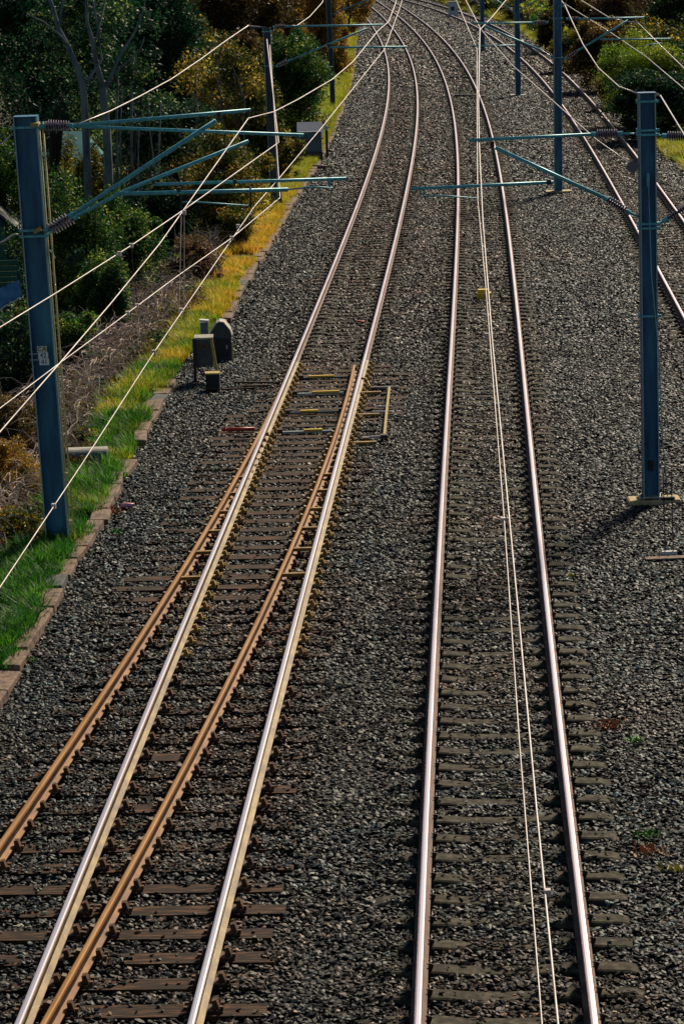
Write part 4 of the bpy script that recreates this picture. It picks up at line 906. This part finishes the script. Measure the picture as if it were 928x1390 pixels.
# ------------------------------------------------------------------ overhead wires
def wire(name, label, pts, r, mat='wire', cat='overhead wire', clamps=(), drops=()):
    if isinstance(r, (int, float)): r = [r] * len(pts)
    o = MB().tube(pts, r, 6).build(name, M[mat], smooth=True, loc=pts[0]); tag(o, label, cat, name.replace('_', ' ') + 's over the tracks')
    for c_ in clamps: q_ = .014 + .0009 * c_.y; MB().box(c_, (q_, q_ * 1.2, q_ * 1.2)).build('wire_clamp', M['wire'], o)
    for a_, b_ in drops: MB().tube([a_, b_], .004, 5).build('dropper', M['wire_dark'], o)
    return o
def sag(a, b_, s, n=16): return [Vector(a).lerp(Vector(b_), t / n) - Vector((0, 0, 4 * s * (t / n) * (1 - t / n))) for t in range(n + 1)]
def back(pts, ytarget=-8):     # prolong a wire past the camera side
    a, b_ = pts[0], pts[1]; d = (a - b_).normalized(); t = (a.y - ytarget) / max(.05, -d.y); return [a + Vector((d.x, d.y, d.z * .2)) * t] + pts
def rad(pts): return [max(.0035, min(.022, (.003 + .0002 * p.y) * .66)) for p in pts]
def W(name, label, pts, k=1.0, **kw): return wire(name, label, pts, [q * k for q in rad(pts)], **kw)
ZC = 5.0
pA = back([at(0, 797, ZC), at(111, 630, ZC), at(209, 478, ZC), A(345, 280), at(380, 240, ZC), at(437, 172, ZC), C2(522, 66), at(541, 14, ZC), at(549, -12, ZC)])
W('contact_wire', 'contact wire crossing the lower left corner over the left track', pA, clamps=[at(73, 725 - 38, ZC), at(209, 478, ZC), at(246, 421, ZC)])
pA2 = back([at(0, 586, 5.75), at(80, 494, 5.7), at(150, 412, 5.85), at(217, 330, 5.9), A(337, 160, Ya)])
q = sag(A(337, 160, Ya), C2(513, 41), .0, 10); q = [A(337, 160, Ya), atY(372, 151, 48), atY(405, 134, 56), atY(451, 107, 66), atY(479, 83, 74), C2(513, 41), atY(527, 29, 96), atY(537, 3, 112), atY(540, -20, 125)]
W('catenary_wire', 'catenary wire hung from the tip of the upper tube of the large left mast', pA2 + q[1:], 1.15, clamps=[at(250, 288, 6.0)], drops=[(at(246, 293, 6.0), at(243, 425, 5.1)), (at(250, 288, 6.0), at(250, 415, 5.1))])
pD2 = back([at(0, 444, 5.75), at(80, 395, 5.75), at(178, 333, 5.8), at(250, 284, 5.9), A(378, 193, Yb)]) + [C2(362, 52)]
W('catenary_wire', 'catenary wire crossing the face of the large left mast highest of all', pD2, 1.1, clamps=[at(162, 344, 5.8), at(178, 333, 5.8)], drops=[(at(162, 344, 5.8), at(173, 420, 5.2)), (at(178, 333, 5.8), at(186, 410, 5.2))])
pD = back([at(0, 554, 5.05), at(78, 495, 5.05), at(150, 442, 5.05), at(240, 375, 5.05), at(314, 323, 5.05), A(380, 268)]) + [C2(366, 60)]
W('contact_wire', 'contact wire meeting another on the large left mast just below the number plate', pD, clamps=[at(173, 425, 5.05), at(186, 415, 5.05), at(314, 323, 5.05), at(323, 307, 5.05)])
# centre track
pB = back([at(728, 1300, 4.8), at(704, 1000, 4.8), at(684, 706, 4.8), at(658, 378, 4.8), B(648, 270), at(647, 150, 4.85), D(647, 66), at(619, 0, 4.8), at(611, -20, 4.8)])
W('contact_wire', 'thin left wire of the pair above the centre track', pB, clamps=[at(683, 706, 4.8), at(660, 455, 4.8)])
pB2 = back([at(748, 1300, 5.5), at(728, 1100, 5.5), at(702, 820, 5.45), at(668, 464, 5.35), at(655, 300, 5.45), B(650, 193), atY(649, 140, 55), atY(650, 85, 70), D(651, 37), at(632, 0, 5.4), at(626, -20, 5.4)])
W('catenary_wire', 'thicker right wire of the pair above the centre track', pB2, 1.25, clamps=[at(743, 1212, 5.5)])
pX = [B(858, 224), B(808, 188, 47), B(754, 140, 56), B(695, 88, 70), D(652, 39), at(668, 22, 5.5), at(686, 0, 5.7), at(698, -20, 5.8)]
W('anchor_wire', 'diagonal wire ending on the dark disc of the near right mast', pX)
# right track
pC = [at(1080, 242, 4.75), at(928, 120, 4.75), at(876, 76, 4.75), at(826, 42, 4.75), at(759, 0, 4.75), at(740, -12, 4.75)]
W('contact_wire', 'lower of two wires crossing the dark bush at right', pC)
pC2 = [atY(1090, 250, 56), atY(928, 92, 72), atY(895, 60, 80), D(865, 30), D(846, 28), atY(826, 23, 98), atY(789, 0, 118), atY(770, -20, 135)]
W('catenary_wire', 'upper wire bending at the arm tip over the right bush', pC2, 1.1)
# return conductors
W('return_wire', 'curved wire falling from the tall mast to the head of the near right mast', [D(740, -30, 120), D(766, 6), D(776, 28, 82), D(791, 60, 72), D(812, 92, 61), D(840, 117, 50), B(864, 126)], 1.25, clamps=[D(766, 6)])
W('return_wire', 'thick wire leaving the head of the near right mast toward the right edge', [B(896, 129), B(928, 182, 38), B(980, 270, 32), B(1060, 430, 24)], 1.5)
W('return_wire', 'long sagging wire from the large left mast up to the second mast head', [A(103, 169), A(150, 150, 44), A(190, 130, 48), A(232, 107, 54), A(272, 80, 62), A(306, 55, 73), C2(337, 34), C2(360, 37)], 1.3)
W('return_wire', 'short curved wire rising right from the head of the second mast', [C2(391, 34), atY(403, 34, 90), atY(420, 22, 100), atY(437, 3, 116), atY(444, -15, 130)])

# ------------------------------------------------------------------ lineside equipment
def zq(px, py, z=-.2): return at(px, py, z)
# hooded cabinet
Ye = zq(300, 488).y; a = atY(286, 488, Ye); b2 = atY(315, 488, Ye); w_ = b2.x - a.x; hz = atY(300, 437, Ye).z + .2; xm = (a.x + b2.x) / 2
eq = empty('equipment_cabinet', (xm, Ye, -.2), 'dark gabled lineside cabinet with pale rim beside the kerb', 'cabinet')
prof = [(-.5, 0), (.5, 0), (.5, .62), (.42, .78), (.16, .98), (-.02, 1.0), (-.16, .96), (-.5, .66)]
MB().prism([(xm + u * w_, -.2 + v * hz) for u, v in prof], Ye, Ye + .4).build('body', M['greybox'], eq)
rim = [(xm + u * (w_ + .03), Ye + .2, -.2 + v * hz * 1.015) for u, v in prof[2:]]
for k in range(len(rim) - 1):
    p_, q_ = Vector(rim[k]), Vector(rim[k + 1]); d = q_ - p_; b = MB(); b.box((p_ + q_) / 2, (d.length + .01, .46, .02), (0, -math.atan2(d.z, d.x), 0)); b.build('hood_panel', M['palelid'], eq)
MB().box((xm + w_ / 2 + .012, Ye + .02, -.2 + hz * .25), (.03, .06, hz * .45)).build('bright_edge', M['ochre'], eq)
dr_ = MB().box((xm, Ye - .012, -.2 + hz * .32), (w_ * .8, .02, hz * .5)).build('door', M['blackbox'], eq)
MB().box((xm + w_ * .28, Ye - .03, -.2 + hz * .34), (.03, .03, .09)).build('handle', M['palelid'], dr_)
for k_ in (.16, .48): MB().box((xm - w_ * .38, Ye - .026, -.2 + hz * k_), (.03, .02, .06)).build('hinge', M['clip'], dr_)
# box on posts
Yq = zq(285, 517).y; a = atY(266, 500, Yq); b2 = atY(288, 459, Yq); xm = (a.x + b2.x) / 2; ww = b2.x - a.x
pb = empty('post_box', (xm, Yq, -.2), 'dark junction box on two posts, left of the gabled cabinet', 'junction box')
MB().box((xm, Yq + .12, (a.z + .05 + b2.z) / 2), (ww, .22, b2.z - a.z - .05)).build('box', M['greybox'], pb); MB().box((xm, Yq + .12, b2.z + .02), (ww + .03, .26, .035), (.12, 0, 0)).build('lid', M['palelid'], pb)
MB().box((xm - .02, Yq + .0, b2.z - .16), (ww * .6, .02, .09)).build('label_plate', M['chair_r'], pb)
MB().box((a.x - .02, Yq, (b2.z - .2) / 2), (.06, .06, b2.z + .2)).build('post', M['blackbox'], pb); MB().box((b2.x + .03, Yq, (b2.z - .15) / 2), (.06, .05, b2.z + .1), (0, -.12, 0)).build('post', M['ochre'], pb)
# pale topped post behind
p_ = atY(277, 435, Ye + .6); cb = empty('marker_post', (p_.x, Ye + .6, -.2), 'short square post with pale cap behind the junction box', 'post')
MB().box((p_.x, Ye + .6, (p_.z - .25) / 2), (.17, .15, p_.z + .15)).build('post', M['bluecab'], cb); MB().box((p_.x, Ye + .6, p_.z), (.2, .18, .05), (0, .1, 0)).build('cap', M['white'], cb)
# small black box
Ys = zq(289, 530).y; a = atY(280, 530, Ys); b2 = atY(297, 508, Ys); xm = (a.x + b2.x) / 2; ww = b2.x - a.x
sb = empty('ground_box', (xm, Ys, -.2), 'small black box with pale lid on the ballast below the junction box', 'box')
MB().box((xm, Ys + .13, (b2.z - .2) / 2), (ww, .24, b2.z + .2), taper=1.05).build('body', M['blackbox'], sb); MB().box((xm, Ys + .13, b2.z + .015), (ww + .03, .28, .03)).build('lid', M['ochre'], sb)
MB().box((xm + ww / 2 + .012, Ys + .02, (b2.z - .2) / 2), (.02, .03, b2.z + .18)).build('bright_edge', M['palelid'], sb)  # lid and right edge carry the sunlit top and side in their colour
MB().tube([(xm - .2, Ys + .1, -.17), (xm - .1, Ys, -.16), (xm + .3, Ys - .1, -.17), (xm + .9, Ys, -.17)], .018, 6).build('cable', M['chair_r'], sb)
# roofed box in the grass
Yc = at(115, 648, -.35).y; a = atY(89, 612, Yc); b2 = atY(145, 612, Yc); ww = b2.x - a.x; xm = (a.x + b2.x) / 2; zt = a.z
cbx = empty('cable_box', (xm, Yc, -.4), 'low box with rounded grey lid on legs in the grass beside the large left mast', 'box')
pts = [(xm - ww / 2, zt), (xm - ww / 2, zt - .15), (xm + ww / 2, zt - .15), (xm + ww / 2, zt)]
b = MB(); segs = 8; vs = []
for i in range(segs + 1):
    t = PI * i / segs; yy = Yc + .17 - math.cos(t) * .17; zz = zt - .05 + math.sin(t) * .07
    vs += [(xm - ww / 2, yy, zz), (xm + ww / 2, yy, zz)]
b.add(vs, [(2 * i, 2 * i + 1, 2 * i + 3, 2 * i + 2) for i in range(segs)] + [tuple(range(0, 2 * segs + 2, 2)), tuple(range(1, 2 * segs + 2, 2))]); b.build('lid', M['palelid'], cbx)
MB().box((xm, Yc + .17, zt - .11), (ww - .01, .33, .12)).build('casing', M['bluecab'], cbx)
MB().box((xm, Yc + .2, zt - .32), (ww * .55, .2, .35)).build('inner_box', M['greybox'], cbx)
for s in (-1, 1): MB().box((xm + s * ww * .36, Yc + .05, zt - .33), (.06, .05, .4)).build('leg', M['ochre'] if s > 0 else M['blackbox'], cbx)
# relay cabinet far left
Yr = at(425, 222, -.3).y; a = atY(406, 222, Yr); b2 = atY(436, 178, Yr); ww = b2.x - a.x; xm = (a.x + b2.x) / 2
rc = empty('relay_cabinet', (xm, Yr, -.3), 'blue grey relay cabinet beside the verge behind the second mast', 'cabinet')
MB().box((xm, Yr + .5, (b2.z - .1) / 2), (ww, 1.0, b2.z + .1)).build('body', M['bluecab'], rc)
MB().add([(xm - ww / 2 - .05, Yr - .06, b2.z - .3), (xm + ww / 2 + .05, Yr - .06, b2.z - .3), (xm + ww / 2 + .05, Yr + 1.1, b2.z + .25), (xm - ww / 2 - .05, Yr + 1.1, b2.z + .25), (xm - ww / 2 - .05, Yr - .06, b2.z - .24), (xm + ww / 2 + .05, Yr - .06, b2.z - .24), (xm + ww / 2 + .05, Yr + 1.1, b2.z + .31), (xm - ww / 2 - .05, Yr + 1.1, b2.z + .31)], [(0, 1, 2, 3), (4, 5, 6, 7), (0, 1, 5, 4), (1, 2, 6, 5), (2, 3, 7, 6), (3, 0, 4, 7)]).build('roof', M['bluecab'], rc)
MB().box((xm, Yr - .02, .0), (ww + .06, .06, .35)).build('plinth', M['greybox'], rc)
p_ = at(444, 215, -.25); q_ = atY(443, 173, p_.y)
ps = empty('sign_post', tuple(p_), 'short dark post with a small white plate right of the relay cabinet', 'post')
MB().tube([p_, q_], .05, 8).build('post', M['blackbox'], ps); MB().box(q_ + Vector((-.02, -.05, 0)), (.18, .02, .16), (0, .5, 0)).build('plate', M['white'], ps)
# brown boulders where the kerb breaks off
for k, (px, py, s) in enumerate(((434, 228, .28), (427, 243, .22))):
    p_ = at(px, py, -.2); o = hull_stone(90 + k, .6); o.name = 'boulder'; COL.objects.link(o); o.location = p_ + Vector((0, 0, s * .2)); o.scale = (s, s, s); o.data.materials.clear(); o.data.materials.append(M['kerb'])
    tag(o, ['larger brown boulder in front of the relay cabinet', 'smaller brown boulder nearest the golden grass tip'][k], 'boulder', 'boulders at the kerb gap')
# yellow box between centre rails
p_ = at(657, 407, -.2); yb_ = empty('track_magnet', tuple(p_), 'yellow box between the rails of the centre track', 'track magnet')
x, y_ = p_.x, p_.y
b = MB(); b.box((x, y_ + .15, -.12), (.36, .3, .18)); b.build('lower_housing', M['yellow'], yb_); MB().box((x - .0, y_ + .2, .005), (.27, .2, .08)).build('upper_housing', M['yellow'], yb_)
# white signal cabinet at top
p_ = at(615, 22, -.2); q_ = atY(615, 2, p_.y); wc = empty('signal_cabinet', tuple(p_), 'small white cabinet beyond the tracks at the top of the picture', 'cabinet')
hh = q_.z + .2; MB().box((p_.x, p_.y + .3, hh / 2 - .2), (.85, .6, hh)).build('body', M['white'], wc); MB().box((p_.x, p_.y + .3, hh - .17), (.95, .7, .06)).build('roof', M['palelid'], wc)
MB().box((p_.x - .05, p_.y - .01, hh * .55 - .2), (.3, .03, .35)).build('vent', M['greybox'], wc)
# bonding cables across the centre track, far
for k, (y0, px0, px1) in enumerate(((104, 614, 648), (129, 622, 652))):
    a = at(px0, y0, -.13); b2 = at(px1, y0 + 1, -.13); tag(MB().tube([a + Vector((-.25, 0, -.05)), a, b2, b2 + Vector((.25, 0, -.05))], .05, 6).build('bonding_cable', M['wire_dark']), ['farther dark cable lying across the centre track', 'nearer dark cable lying across the centre track'][k], 'cable', 'cables across the centre track')

sc.render.engine = 'CYCLES'
